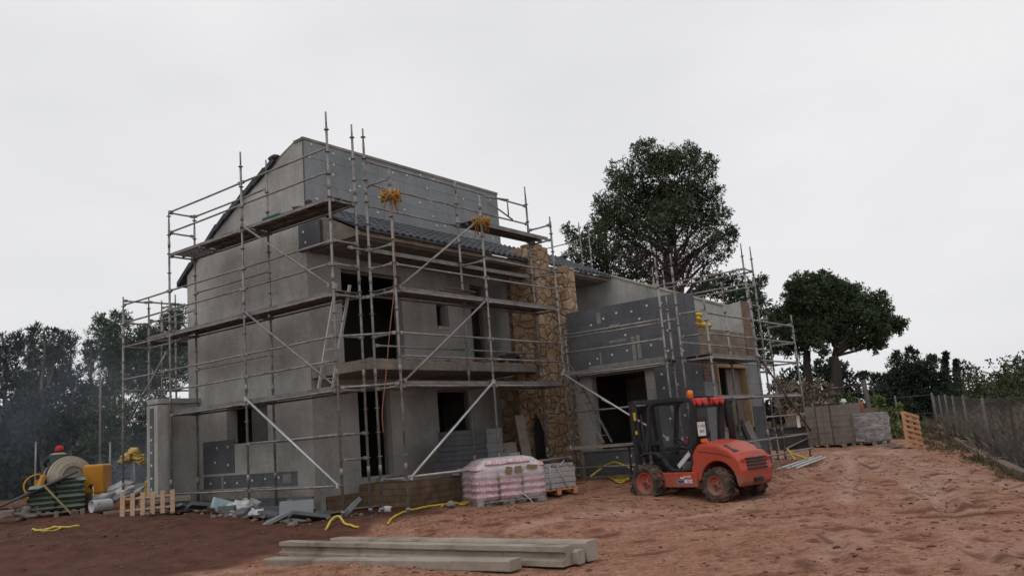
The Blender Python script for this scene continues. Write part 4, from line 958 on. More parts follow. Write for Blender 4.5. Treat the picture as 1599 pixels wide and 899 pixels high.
tree('young_sapling', 'leafy young sapling beside the wrapped block pallet', 35.5, (1393,692), [(1390,650,9),(1402,640,8),(1396,668,10),(1385,672,8),(1408,660,7),(1375,630,6)], tr=.04, dens=200, L=.17, wd=.05, leaf=leafmat('sapling_leaves', (.07,.1,.03), (.16,.19,.07)), seed=63, group='shrubs', cat='shrub', blades=3, sp_d=10)
tree('ivy_clump', 'climbing green clump at the end of the wall beside the stacked blocks', 36.5, (1384,692), [(1376,660,9),(1380,676,10),(1384,648,8),(1390,685,9)], tr=.04, dens=200, L=.15, wd=.08, leaf=LEAF_OLIVE, seed=64, group='shrubs', cat='shrub', blades=3)
tree('orange_bush', 'small orange-leaved bush in the scrub beyond the fence', 38, (1528,668), [(1522,658,7),(1530,656,8),(1538,660,6)], tr=.03, dens=260, L=.12, wd=.08, leaf=LEAF_ORNG, seed=65, group='shrubs', cat='shrub', blades=3)
# wood on the left
LF = [
 (8, 46, [(5,545,20),(18,540,16),(12,570,26),(0,600,22),(25,605,24),(-8,665,16),(20,680,30)], 'feathery grey pine at the left edge with sky showing low through it'),
 (45, 52, [(40,540,16),(52,535,12),(45,565,24),(50,600,30),(45,640,32),(48,685,34)], 'feathery grey pine second from the left edge'),
 (72, 44, [(64,522,11),(78,528,13),(70,550,20),(82,560,18),(72,590,30),(65,630,32),(75,675,36)], 'tallest feathery pine above the worker in the red cap'),
 (108, 47, [(103,535,13),(115,542,12),(106,560,18),(112,590,22),(104,625,28),(112,665,32)], 'feathery pine above the yellow mixer drum'),
 (138, 50, [(137,548,12),(145,560,12),(134,575,16),(140,610,18),(138,645,24),(140,690,30)], 'thin see-through pine left of the dense dark one'),
 (178, 56, [(172,520,22),(196,505,16),(182,545,28),(168,560,20),(205,540,24),(190,580,30),(172,610,22)], 'dense dark pine whose crown begins behind the scaffold corner'),
 (245, 60, [(232,525,20),(262,505,20),(280,500,18),(250,545,30),(278,540,26),(225,560,24),(260,580,32),(290,575,24),(225,600,22)], 'dense dark pine right behind the left house edge'),
 (205, 42, [(200,640,24),(228,650,24),(250,640,24),(215,680,26),(245,690,28),(190,690,20),(270,650,22)], 'low dark bush behind the annexe scaffold'),
 (160, 40, [(155,640,18),(170,660,22),(150,690,26),(178,700,20)], 'low dark bush behind the orange machine housing')]
for k, (bx, Y, bl, lb) in enumerate(LF):
    tree('forest_pine' if k < 7 else 'woodland_bush', lb, Y, (bx, 745), bl, tr=.2 if k < 7 else .07, dens=(420 if k < 5 else 480 if k < 7 else 520), L=.26, wd=.024 if k < 5 else .027, leaf=LEAF_BLUE if k < 5 else LEAF_PINE, bark=BARKG, seed=80+k, group='woodland left of the house', lump=.45 if k < 5 else .3, up=.7 if k < 5 else .15, cat='tree' if k < 7 else 'bush')
# far woods that read as one mass
def farwood():
    rng = np.random.default_rng(8); bl = []
    for i in range(150):
        ang = rng.uniform(-62, 62); d = rng.uniform(85, 125); x = d*math.sin(R(ang)); y = d*math.cos(R(ang))
        s_ = rng.uniform(1.6, 3.4); h = (2.5 if ang > 0 else 4.5)*rng.uniform(.6, 1.1)
        bl.append((Vector((x, y, .6+h*.5)), s_*1.3, h*.62)); 
    for i in range(70):
        ang = rng.uniform(-50, -24); d = rng.uniform(52, 80); x = d*math.sin(R(ang)); y = d*math.cos(R(ang))
        h = rng.uniform(2.0, 6.0); bl.append((Vector((x, y, .6+h*.5)), rng.uniform(1.4, 2.4), h*.6))
    o = leafmesh('far_woodland', [(foliage(bl, 22, .6, .16, 5, 4), LEAF_BLUE)]); o['kind'] = 'stuff'
farwood()
def scrub():
    rng = np.random.default_rng(12); bl = []
    n = 0
    while n < 900:
        y = rng.uniform(13, 44); t = (y-17.8)/(36.6-17.8); xf = 10.15+(17.2-10.15)*t
        x = xf + .3 + rng.random()**1.4*14
        bl.append((Vector((x, y, gz(x, y)+.1)), rng.uniform(.2,.5), rng.uniform(.12,.5))); n += 1
    for i in range(240):
        y = rng.uniform(37, 60); x = rng.uniform(8, 34); bl.append((Vector((x, y, gz(x, y)+.15)), rng.uniform(.3,.7), rng.uniform(.2,.6)))
    cut = int(len(bl)*.7)
    o = leafmesh('scrub_grass', [(foliage(bl[::3], 120, .4, .02, 6, 4, up=.9), LEAF_DRY), (foliage(bl[1::3], 110, .35, .025, 7, 4, up=.8), LEAF_OLIVE), (foliage(bl[2::3], 110, .4, .02, 16, 4, up=.9), leafmat('grey_brown_brush', (.07,.058,.052), (.14,.115,.1)))]); o['kind'] = 'stuff'
    vl = []
    for i in range(70):
        t = rng.random()**.7; y = 14+22*t; xf = 10.15+(17.2-10.15)*(y-17.8)/18.8
        x = xf - .1 - abs(rng.normal())*.3*(1.5 if y > 24 else .5); vl.append((Vector((x, y, gz(x, y)+.03)), rng.uniform(.08,.22), rng.uniform(.04,.1)))
    o = leafmesh('verge_grass', [(foliage(vl, 900, .12, .008, 17, 4, up=.9), LEAF_GRASS)]); o['kind'] = 'stuff'
scrub()

# ------------------------------------------------------------------ compact rough-terrain forklift
def forklift():
    yaw = 2.2416; pos = Vector((4.125, 17.185, .03))
    root = empty('forklift', pos, yaw, 'small red-orange rough terrain forklift with muddy tyres and black roll cage', 'forklift')
    def p(name, q, m, parent=root, **k): return q.build(name, m, parent, **k)
    # rear cowl with wheel arch
    def arc(cx, cz, r_, a0, a1, n):
        return [(cx+r_*math.cos(R(a0+(a1-a0)*i/n)), cz+r_*math.sin(R(a0+(a1-a0)*i/n))) for i in range(n+1)]
    prof = [(.66,.40),(.66,.70),(.60,1.0),(.46,1.13),(.2,1.17),(-.1,1.11),(-.3,1.02),(-.46,.92),(-.55,.80),(-.58,.6),(-.55,.36),(-.47,.28)] + arc(0, .36, .44, 178, 8, 12)
    q = MB(); Wd = .5
    n = len(prof); secs = [(-Wd-.0,.93),(-Wd+.05,1.0),(-.25,1.035),(0,1.045),(.25,1.035),(Wd-.05,1.0),(Wd,.93)]
    vs = []
    for y, s_ in secs:
        for x, z in prof:
            k = s_ if z > .85 else (1 if s_ > 1 else s_*.25+.75)
            vs.append(((x-.0)*(k if x < -.3 else 1), y, .36+(z-.36)*k))
    fs = [tuple(range(n))] + [tuple(range((len(secs)-1)*n, len(secs)*n))[::-1]]
    for i in range(len(secs)-1):
        for k in range(n): fs.append((i*n+k, (i+1)*n+k, (i+1)*n+(k+1)%n, i*n+(k+1)%n))
    q.add(vs, fs, 0, False)
    cowl = p('engine_cowl', q, ORANGE, bevel=.035, seg=3)
    q = MB()
    for s_ in (-1, 1): q.box((-.42, s_*.30-.13, .985), (-.16, s_*.30+.13, 1.015))
    q.v = [(x, y, z+.5*(x+.3)+.015) for x, y, z in q.v]
    p('air_vent', q, BLACKP, cowl)
    q = MB()
    for k in range(4): q.box((-.60,-.3,.60+k*.065),(-.54,.3,.635+k*.065))
    p('rear_grille', q, BLACKP, cowl)
    for s_ in (-1, 1):
        q = MB().path([(.44,s_*.503,1.0),(.2,s_*.503,.97),(-.1,s_*.503,.93),(-.36,s_*.503,.86)], .006, 5); p('panel_gap', q, BLACKP, cowl)
    q = MB().path([(.12,-.47,1.085),(.13,-.25,1.178),(.13,0,1.19),(.13,.25,1.178),(.12,.47,1.085)], .007, 5); p('hood_gap', q, BLACKP, cowl)
    q = MB().box((-.61,-.12,.36),(-.54,.12,.44)).box((-.62,-.05,.37),(-.6,.05,.43)); p('tow_bracket', q, BLACKP, cowl)
    for s_ in (-1, 1):
        q = MB().lathe([(0,.02),(.045,.018),(.055,0)], Matrix.Translation((-.555,s_*.40,.80)) @ Matrix.Rotation(R(-90),4,'Y'), 12); p('tail_light', q, GLASSY, cowl)
    q = MB().lathe([(0,.05),(.04,.05),(.045,0)], Matrix.Translation((.25,.32,1.2)), 12); p('filler_cap', q, BLACKP, cowl)
    p('indicator', MB().box((.38,.18,1.17),(.46,.34,1.24)), GLASSO, cowl)
    # chassis sill, belly
    q = MB(); 
    for s_ in (-1, 1): q.box((.5, s_*.47-.07, .30), (1.42, s_*.47+.07, .60))
    q.box((.5,-.395,.34),(1.5,.395,.5)); sill = p('chassis', q, ORANGE, bevel=.015)
    q = MB().box((-.45,-.32,.34),(.5,.32,.62)).box((-.08,-.46,.27),(.08,.46,.40)).box((1.68,-.5,.30),(1.88,.5,.5)); p('axle', q, BLACKP)
    # marks on the sill: pale swoosh with the maker's name and a sticker with the type
    def text(body, size, loc, mt, parent, rot=(R(90), 0, R(180)), ext=.001):
        cu = bpy.data.curves.new('lettering', 'FONT'); cu.body = body; cu.size = size; cu.extrude = ext; cu.align_x = 'CENTER'
        o = bpy.data.objects.new('lettering', cu); COL.objects.link(o); o.parent = parent; o.location = loc; o.rotation_euler = rot; cu.materials.append(mt); o.rotation_euler = rot; bpy.context.view_layer.update(); me = bpy.data.meshes.new_from_object(o.evaluated_get(bpy.context.evaluated_depsgraph_get())); bpy.data.objects.remove(o); o = bpy.data.objects.new('lettering', me); COL.objects.link(o); o.parent = parent; o.location = loc; o.rotation_euler = rot; return o
    yl = .47+.073
    p('type_sticker', MB().box((.62,yl-.002,.385),(1.02,yl+.002,.455)), PLATE, sill)
    p('sticker_field', MB().box((.84,yl+.0021,.39),(1.015,yl+.003,.45)), STICKB, sill)
    text('C 150 H', .075, (.74,yl+.003,.395), STICKB, sill); text('ausa', .1, (.74,yl+.001,.49), PLATE, sill)
    q = MB().path([(.93,yl+.001,.5),(.90,yl+.001,.475),(.86,yl+.001,.48),(.84,yl+.001,.52)], [.012,.016,.014,.006], 6); p('swoosh_mark', q, PLATE, sill)
    # cab floor, fenders, step
    for s_ in (-1, 1):
        q = MB()
        pts = [(.62,s_*.46,1.0),(.60,s_*.46,.78),(.68,s_*.46,.66),(.85,s_*.46,.63),(1.15,s_*.46,.64),(1.30,s_*.46,.72),(1.38,s_*.5,.9),(1.52,s_*.52,1.0),(1.75,s_*.54,1.02),(1.95,s_*.54,.96)]
        for a, b in zip(pts[:-1], pts[1:]): q.bar(a, b, .16 if a[0] > 1.25 else .1, .05, up=(0,0,1))
        p('fender', q, BLACKP, bevel=.01)
    p('cab_floor', MB().box((.6,-.44,.56),(1.4,.44,.62)), BLACKP)
    q = MB().box((1.38,-.36,.6),(1.62,.36,1.02)).box((1.5,-.3,1.0),(1.66,.3,1.12)); dash = p('dashboard', q, BLACKP, bevel=.03)
    M_ = Matrix.Translation((1.28,.06,1.16)) @ Matrix.Rotation(R(-38),4,'Y')
    q = MB(); pts = [M_ @ Vector((.17*math.cos(6.283*i/20), .17*math.sin(6.283*i/20), 0)) for i in range(21)]; q.path(pts, .017, 6)
    for a in (0, 2.1, 4.2): q.tube(M_ @ Vector((0,0,0)), M_ @ Vector((.17*math.cos(a), .17*math.sin(a), 0)), .012, 5)
    q.tube(M_ @ Vector((0,0,0)), (1.45,.06,.85), .025, 6); p('steering_wheel', q, SEAT)
    for k, y in enumerate((-.22,-.28,-.34)):
        q = MB().tube((1.4,y,1.0),(1.3,y,1.25),.01,5).blob((1.3,y,1.26),(.025,.025,.03),k); p('lever', q, GLASSY if k == 0 else SEAT)
    q = MB().box((.72,-.24,.80),(1.16,.24,.93)); seat = p('seat', q, SEAT, bevel=.04)
    p('backrest', MB().cbox((.72,0,1.15),(.1,.46,.5), M=Matrix.Rotation(R(-12),4,'Y')), SEAT, seat, bevel=.04)
    p('seat_base', MB().box((.66,-.26,.62),(1.1,.26,.8)), mat('dusty_grey_panel', (.2,.19,.18), (.12,.11,.1), 5), seat)
    q = MB().cbox((.86,.42,.86),(.5,.02,.09), M=Matrix.Rotation(R(38),4,'Y')); p('side_sticker', q, STICK)
    # overhead guard
    guard = None; q = MB()
    for s_ in (-1, 1):
        y0 = s_*.46; y1 = s_*.44
        pts = [(.60,y0,.98),(.56,y0,1.35),(.50,y1,1.72),(.46,y1,1.90),(.50,y1,2.0),(.62,y1,2.06),(1.0,y1,2.09),(1.5,y1,2.07),(1.62,y1,2.03),(1.68,y1,1.94),(1.76,y1,1.5),(1.86,y0,1.0)]
        for a, b, wd_ in zip(pts[:-1], pts[1:], (.15,.15,.14,.1,.09,.08,.07,.07,.07,.07,.08)): q.bar(a, b, .08, wd_, up=(0,1,0))
        for t in pts[1:-1]: q.tube((t[0],t[1]-.039,t[2]),(t[0],t[1]+.039,t[2]),.04,10)
    q.box((.46,-.42,2.0),(.56,.42,2.07)); q.box((1.56,-.42,1.99),(1.66,.42,2.06))
    q.box((.44,-.42,1.86),(.5,.42,1.92))
    for k in range(7): q.bar((.56,-.36+k*.12,2.05),(1.58,-.36+k*.12,2.05),.028,.05)
    guard = p('overhead_guard', q, BLACKP)
    # work lamps, beacon, plate, exhaust
    for y in (.16,.34,-.20,-.38):
        M_ = Matrix.Translation((.40,y,1.99)) @ Matrix.Rotation(R(-90),4,'Y')
        q = MB().lathe([(.075,-.05),(.082,0),(.08,.03)], M_, 14); lm = p('lamp', q, GLASSY, guard)
        q = MB().lathe([(0,.04),(.05,.038),(.079,.03)], M_, 14)
        for i in range(6): q.lathe([(.0,.05),(.014,.048),(.016,.036)], M_ @ Matrix.Translation((.045*math.cos(i*1.05),.045*math.sin(i*1.05),0)), 6)
        p('lens', q, mat('pale_red_lens', (.62,.1,.08), (.5,.05,.05), 20, rough=.2), lm)
    for y in (.25,-.29): p('lamp_housing', MB().box((.42,y-.2,1.92),(.52,y+.2,2.06)), GLASSY, guard, bevel=.02)
    q = MB().lathe([(.06,0),(.06,.03),(.065,.035),(.065,.12),(.05,.15),(0,.165)], Matrix.Translation((.6,.34,2.08)), 14); p('beacon', q, GLASSO, guard)
    pl = p('registration_plate', MB().box((.50,.1,1.30),(.512,.34,1.58)), PLATE, guard)
    for k, tx in enumerate(('E 1922', 'BFH')): text(tx, .075, (.498,.22,1.475-.11*k), SEAT, pl, rot=(R(90),0,R(-90)))
    p('control_box', MB().box((.515,.02,1.28),(.58,.3,1.68)), BLACKP, guard)
    q = MB().path([(.2,-.36,1.1),(.2,-.36,1.9),(.16,-.36,1.97),(.08,-.36,1.98)], [.07,.075,.06,.05], 12); p('exhaust_stack', q, BLACKP)
    # mast, carriage, forks
    q = MB()
    for s_ in (-1, 1):
        q.bar((2.2,s_*.36,.16),(2.26,s_*.36,2.12),.1,.14,up=(0,1,0)); q.bar((2.3,s_*.25,.16),(2.35,s_*.25,2.08),.06,.1,up=(0,1,0))
        q.tube((2.2,s_*.15,.3),(2.24,s_*.15,1.85),.03,8)
    for z in (.3,1.15,2.06): q.box((2.18,-.4,z),(2.3,.4,z+.1))
    mast = p('mast', q, BLACKP)
    p('hazard_sticker', MB().box((2.14,.40,1.72),(2.30,.422,1.9)), YEL, mast); p('hazard_sticker', MB().box((2.14,.40,1.42),(2.28,.422,1.5)), YEL, mast)
    q = MB().path([(2.2,.32,1.9),(2.16,.36,1.6),(2.14,.36,1.2),(2.2,.3,.9)], .02, 6); p('hydraulic_hose', q, SEAT, mast)
    q = MB(); 
    for z in (.2,.48): q.box((2.36,-.52,z),(2.42,.52,z+.1))
    for k in range(6): q.box((2.37,-.5+k*.19,.58),(2.4,-.46+k*.19,1.15))
    q.box((2.37,-.52,1.15),(2.41,.52,1.2)); p('load_guard', q, BLACKP)
    for y in (-.3, .3): p('fork', MB().box((2.421,y-.06,.06),(2.47,y+.06,.62)).box((2.471,y-.06,.06),(3.55,y+.06,.10)), RUST)
    # wheels
    def wheel(x, y, r_, wd_, side, lug):
        q = MB(); M_ = Matrix.Translation((x,y,r_)) @ Matrix.Rotation(R(90),4,'X'); h = wd_/2
        rr = r_*.56
        q.lathe([(rr,-h*.8),(r_*.72,-h),(r_*.9,-h*.96),(r_*.965,-h*.72),(r_*.97,0),(r_*.965,h*.72),(r_*.9,h*.96),(r_*.72,h),(rr,h*.8)], M_, 36)
        nl = 15
        for i in range(nl):
            for s_ in (-1, 1):
                a = 2*math.pi*(i + (.5 if s_ > 0 else 0))/nl
                pts = []
                for k, (da, yy, rad) in enumerate(((0,0.02,.99),(.16,.55,.99),(.26,.95,.93))):
                    pts.append(Vector((x+r_*rad*math.cos(a+da), y+s_*h*yy, r_+r_*rad*math.sin(a+da))))
                for u0, u1 in zip(pts[:-1], pts[1:]):
                    cdir = ((u0+u1)/2-Vector((x,(u0.y+u1.y)/2,r_))).normalized(); q.bar(u0, u1, .045*lug, .05*lug, up=cdir)
        t = p('wheel', MB().lathe([(0,-h*.3),(rr*.4,-h*.3),(rr*.4,h*.3),(0,h*.3)], M_, 18), ORANGE)
        q2 = q; q2.build('tyre', RUBBER, t)
        sd = 1 if side > 0 else -1
        o_ = MB(); Mz = M_ if sd < 0 else Matrix.Translation((x,y,r_)) @ Matrix.Rotation(R(-90),4,'X')
        o_.lathe([(rr*1.02,h*.82),(rr*.96,h*.86),(rr*.88,h*.55),(rr*.7,h*.32),(rr*.45,h*.36),(rr*.3,h*.5),(rr*.22,h*.62),(0,h*.64)], Mz, 28)
        o_.lathe([(rr*1.02,-h*.82),(rr*.9,-h*.6),(0,-h*.5)], Mz, 28)
        rim = o_.build('rim', ORANGE, t)
        b = MB()
        for i in range(5):
            a = 2*math.pi*i/5; b.lathe([(0,h*.50),(.018,h*.48),(.02,h*.36)], Mz @ Matrix.Translation((rr*.42*math.cos(a),rr*.42*math.sin(a),0)), 6)
        b.lathe([(0,h*.74),(.03,h*.72),(.045,h*.6)], Mz, 10); b.build('hub', RUST, t)
    for s_ in (1, -1): wheel(1.78, s_*.60, .40, .30, s_, 1.0); wheel(0, s_*.52, .335, .27, s_, .75)
    return root
forklift()
# splashed mud, thickest near the wheels

# ------------------------------------------------------------------ materials standing on the site
def inhouse(p): return W(*p)
# concrete beams lying in front
def beam(pA, pB, h, wd, label, dz=0., prof='rect'):
    a = Vector(pA); b = Vector(pB); d = b-a; L = d.length; yaw = math.atan2(d.y, d.x)
    root = empty('concrete_beam', a, yaw, label, 'beam', 'concrete beams in the foreground')
    q = MB(); n = 24; pts = []
    if prof == 'I': sec = [(-wd/2,0),(wd/2,0),(wd/2,h*.28),(wd*.2,h*.42),(wd*.2,h*.62),(wd*.42,h*.75),(wd*.42,h),(-wd*.42,h),(-wd*.42,h*.75),(-wd*.2,h*.62),(-wd*.2,h*.42),(-wd/2,h*.28)]
    else: sec = [(-wd/2+.01,0),(wd/2-.01,0),(wd/2,h*.1),(wd/2,h*.9),(wd/2-.015,h),(-wd/2+.015,h),(-wd/2,h*.9),(-wd/2,h*.1)]
    m_ = len(sec); vs = []
    for i in range(n+1):
        x = L*i/n
        for k, (y, z) in enumerate(sec):
            j = .006*mnoise.noise(Vector((x*3, k*2.3, a.x))); vs.append((x + (0 if 0 < i < n else .02*mnoise.noise(Vector((k*5.,a.y,i)))), y+j, z+j + d.z*i/n))
    fs = [tuple(range(m_))[::-1], tuple(range(n*m_, (n+1)*m_))]
    for i in range(n):
        for k in range(m_): fs.append((i*m_+k, i*m_+(k+1)%m_, (i+1)*m_+(k+1)%m_, (i+1)*m_+k))
    q.add(vs, fs); q.build('shaft', BEAMC, root)
    return root
BEAMC = mat('worn_prestressed_concrete', (.34,.295,.245), (.25,.21,.17), 2.2, 9, .92, .35, 35, c3=(.15,.115,.09), s3=1.6, m3=(.52,.72))
pa, pb = atz(411, 884, .02), atz(797, 893, .02)
d_ = (pb-pa).normalized(); nrm = Vector((-d_.y, d_.x, 0))
beam(pa + nrm*.13 - Vector((0,0,.03)), pb + nrm*.13, .13, .26, 'lowest concrete beam, nearest the camera, half sunk in red soil at one end')
pa, pb = atz(434, 870, .03), atz(880, 886, .03); d2 = (pb-pa).normalized(); n2 = Vector((-d2.y, d2.x, 0))
beam(pa + n2*.14, pb + n2*.14, .23, .26, 'tall I-section concrete beam in the middle of the pile', prof='I')
pb = atz(903, 882, .03) + n2*.09; pa = pb - d2*4.6
beam(pa, pb, .16, .16, 'slim concrete beam wedged between the two taller ones')
pb = atz(917, 878, .03) + n2*.14; pa = pb - d2*4.9
beam(pa, pb, .24, .24, 'rearmost grey concrete beam, its square end farthest right', prof='rect')

# wrapped pallet of cement sacks
def pallet_mesh(Lx, Ly, wood):
    q = MB()
    for x in (-Lx/2+.05, 0, Lx/2-.05):
        q.box((x-.05,-Ly/2,0),(x+.05,Ly/2,.022)); 
        for y in (-Ly/2+.07,0,Ly/2-.07): q.box((x-.05,y-.07,.0221),(x+.05,y+.07,.1))
    for y in (-Ly/2+.05,0,Ly/2-.05): q.box((-Lx/2,y-.05,.1001),(Lx/2,y+.05,.122))
    k = 7
    for i in range(k):
        x = -Lx/2+.05+(Lx-.1)*i/(k-1); q.box((x-.045,-Ly/2,.1221),(x+.045,Ly/2,.144))
    return q
BAGM = None
def bagmat():
    M = bpy.data.materials.new('printed_paper_sack'); M.use_nodes = True; t = M.node_tree; b = t.nodes['Principled BSDF']; b.inputs['Roughness'].default_value = .7
    g = N(t, 'ShaderNodeTexCoord'); sp = N(t, 'ShaderNodeSeparateXYZ'); t.links.new(g.outputs['Object'], sp.inputs[0])
    w1 = N(t, 'ShaderNodeTexBrick'); mpn = N(t, 'ShaderNodeMapping'); mpn.inputs['Rotation'].default_value = (R(90),0,0); mpn.inputs['Scale'].default_value = (2.2,2.2,9); t.links.new(g.outputs['Object'], mpn.inputs[0]); t.links.new(mpn.outputs[0], w1.inputs['Vector'])
    w1.inputs['Scale'].default_value = 1.6; w1.inputs['Color1'].default_value = (.40,.085,.15,1); w1.inputs['Color2'].default_value = (.56,.33,.38,1); w1.inputs['Mortar'].default_value = (.66,.60,.61,1); w1.inputs['Mortar Size'].default_value = .03; w1.inputs['Bias'].default_value = -.1
    nz = N(t, 'ShaderNodeTexNoise'); nz.inputs['Scale'].default_value = 9; nz.inputs['Detail'].default_value = 6; t.links.new(g.outputs['Object'], nz.inputs['Vector'])
    rr = N(t, 'ShaderNodeValToRGB'); rr.color_ramp.elements[0].position = .48; rr.color_ramp.elements[1].position = .62; t.links.new(nz.outputs[0], rr.inputs[0])
    m1 = N(t, 'ShaderNodeMix', data_type='RGBA'); t.links.new(rr.outputs[0], m1.inputs['Factor']); t.links.new(w1.outputs[0], m1.inputs['A']); m1.inputs['B'].default_value = (.58,.50,.51,1)
    t.links.new(m1.outputs['Result'], b.inputs['Base Color']); return M
BAGM = bagmat()
def sackmesh(Lx, Ly, h, seed):
    q = MB(); nx, ny = 10, 8; vs = []
    for s_ in (0, 1):
        for i in range(nx+1):
            for j in range(ny+1):
                a = i/nx*2-1; b = j/ny*2-1
                a_ = math.sin(a*1.5708); b_ = math.sin(b*1.5708); e = (1-abs(a)**7)*(1-abs(b)**7); z = h/2 + (1 if s_ else -1)*h/2*(e**.4) + .008*mnoise.noise(Vector((a*3+seed*2.7, b*3, s_)))
                vs.append((a*Lx/2*(1-.03*(b*b)), b*Ly/2*(1-.03*a*a), z))
    n1 = (nx+1)*(ny+1); fs = []
    for s_ in (0, 1):
        for i in range(nx):
            for j in range(ny):
                f = (s_*n1+i*(ny+1)+j, s_*n1+(i+1)*(ny+1)+j, s_*n1+(i+1)*(ny+1)+j+1, s_*n1+i*(ny+1)+j+1); fs.append(f if s_ else f[::-1])
    q.add(vs, fs, 0, True); return q
pl, pr_ = onground(746, 793), onground(857, 781)
pd = (pr_-pl); pd.z = 0; yawp = math.atan2(pd.y, pd.x); Lp = pd.length; pn = Vector((-math.sin(yawp), math.cos(yawp), 0))
pc = (pl+pr_)/2 + pn*.5; pc.z = gz(pc.x, pc.y)-.02
pz = empty('wooden_pallet', pc, yawp, 'wooden pallet under the shrink-wrapped pink and white cement sacks', 'pallet'); pallet_mesh(Lp-.12, .96, WOODG).build('slats', WOODG, pz).scale = (1,1,.75)
Mp = Matrix.Translation(pc) @ Matrix.Rotation(yawp, 4, 'Z')
sm = sackmesh(Lp/3+.015, .5, .165, 1); sbase = sm.build('cement_sack', BAGM); first = True
lay = []
for k in range(5):
    for i in range(3):
        for j in range(2): lay.append((k, i, j))
lay += [(5, .45, 0), (5, 1.35, 0), (5, .5, 1), (5, 1.4, 1)]
for (k, i, j) in lay:
    o = sbase if first else sbase.copy()
    if not first: COL.objects.link(o)
    first = False
    lp = Vector((-Lp/2+Lp/6+i*Lp/3, -.245+j*.49, .11+k*.138 + (-.03 if k == 5 else 0)))
    o.location = Mp @ lp; o.rotation_euler = (rnd.uniform(-.03,.03), rnd.uniform(-.03,.03), yawp + (math.pi if rnd.random() < .5 else 0) + rnd.uniform(-.03,.03))
    tag(o, 'pink and white printed cement sack stacked under the plastic wrap', 'sack', 'cement sacks under the plastic wrap')
def filmmat():
    M = bpy.data.materials.new('shrink_film'); M.use_nodes = True; t = M.node_tree; b = t.nodes['Principled BSDF']; o = t.nodes['Material Output']
    b.inputs['Base Color'].default_value = (.72,.67,.69,1); b.inputs['Roughness'].default_value = .22; b.inputs['Specular IOR Level'].default_value = .5
    tr = N(t, 'ShaderNodeBsdfTransparent'); mxs = N(t, 'ShaderNodeMixShader'); g = N(t, 'ShaderNodeTexCoord')
    nz = N(t, 'ShaderNodeTexNoise'); nz.inputs['Scale'].default_value = 2.6; nz.inputs['Detail'].default_value = 6; nz.inputs['Distortion'].default_value = 1.5; t.links.new(g.outputs['Object'], nz.inputs['Vector'])
    sp = N(t, 'ShaderNodeSeparateXYZ'); t.links.new(g.outputs['Object'], sp.inputs[0])
    # several turns of film lie round the upper part of the load
    mz = N(t, 'ShaderNodeMapRange'); mz.inputs[1].default_value = .5; mz.inputs[2].default_value = .78; mz.inputs[3].default_value = 0; mz.inputs[4].default_value = .5; t.links.new(sp.outputs[2], mz.inputs[0])
    mr = N(t, 'ShaderNodeMapRange'); mr.inputs[1].default_value = .35; mr.inputs[2].default_value = .7; mr.inputs[3].default_value = .0; mr.inputs[4].default_value = .3; t.links.new(nz.outputs[0], mr.inputs[0])
    ad = N(t, 'ShaderNodeMath', operation='ADD', use_clamp=True); t.links.new(mr.outputs[0], ad.inputs[0]); t.links.new(mz.outputs[0], ad.inputs[1])
    t.links.new(ad.outputs[0], mxs.inputs[0]); t.links.new(tr.outputs[0], mxs.inputs[1]); t.links.new(b.outputs[0], mxs.inputs[2]); t.links.new(mxs.outputs[0], o.inputs[0])
    bp = N(t, 'ShaderNodeBump'); bp.inputs['Strength'].default_value = .8; bp.inputs['Distance'].default_value = .03; t.links.new(nz.outputs[0], bp.inputs['Height']); t.links.new(bp.outputs[0], b.inputs['Normal'])
    return M
FILM = filmmat()
def film(Lx, Ly, H, label, parentM, yaw, z0=.0):
    q = MB(); nz_, na = 12, 48; vs = []
    for i in range(nz_+1):
        t = i/nz_
        for k in range(na):
            a = 2*math.pi*k/na; c, s_ = math.cos(a), math.sin(a); pw = .22
            x = math.copysign(abs(c)**pw, c)*Lx/2; y = math.copysign(abs(s_)**pw, s_)*Ly/2
            top = max(0, (t-.62)/.38); sh = 1-.5*top**2.2
            wr = .022*mnoise.noise(Vector((a*4, t*5, 2))) + .014*mnoise.noise(Vector((a*11, t*3, 7)))
            vs.append((x*(sh+wr), y*(sh+wr), z0+(H-z0)*(t*.76 if t < .62 else .471+(.529)*(1-(1-top)**1.6))))
    fs = []
    for i in range(nz_):
        for k in range(na): fs.append((i*na+k, i*na+(k+1)%na, (i+1)*na+(k+1)%na, (i+1)*na+k))
    fs.append(tuple(nz_*na+k for k in range(na)))
    q.add(vs, fs, 0, True); o = q.build('plastic_wrap', FILM); o.location = parentM; o.rotation_euler = (0,0,yaw)
    return tag(o, label, 'plastic wrap')
film(Lp+.05, 1.06, .98, 'cloudy shrink film stretched over the pallet of pink cement sacks', pc, yawp)
for k, (x, z, wd_, hh, rt, lb) in enumerate([(-.06,.70,.14,.15,.25,'leftmost brown card square showing on the wrapped sacks'), (.14,.70,.15,.14,-.05,'middle brown card square showing on the wrapped sacks'), (.44,.73,.24,.09,.08,'widest brown card patch near the right shoulder of the wrapped sacks')]):
    o = MB().cbox((0,0,0),(wd_,.012,hh)).build('cardboard_patch', CARD); o.matrix_world = Mp @ Matrix.Translation((x*Lp/1.5,-.545,z)) @ Matrix.Rotation(rt,4,'Y'); tag(o, lb, 'cardboard')
for k, (x, a) in enumerate([(.38,.5),(.42,1.9)]):
    pass
q = MB().path([Mp @ Vector(p_) for p_ in ((.2,-.54,.2),(.3,-.57,.12),(.38,-.6,.02),(.36,-.62,-.02))], .012, 5); tag(q.build('loose_strap', WHITEP), 'loose white strap end trailing from the wrapped cement pallet', 'strap')
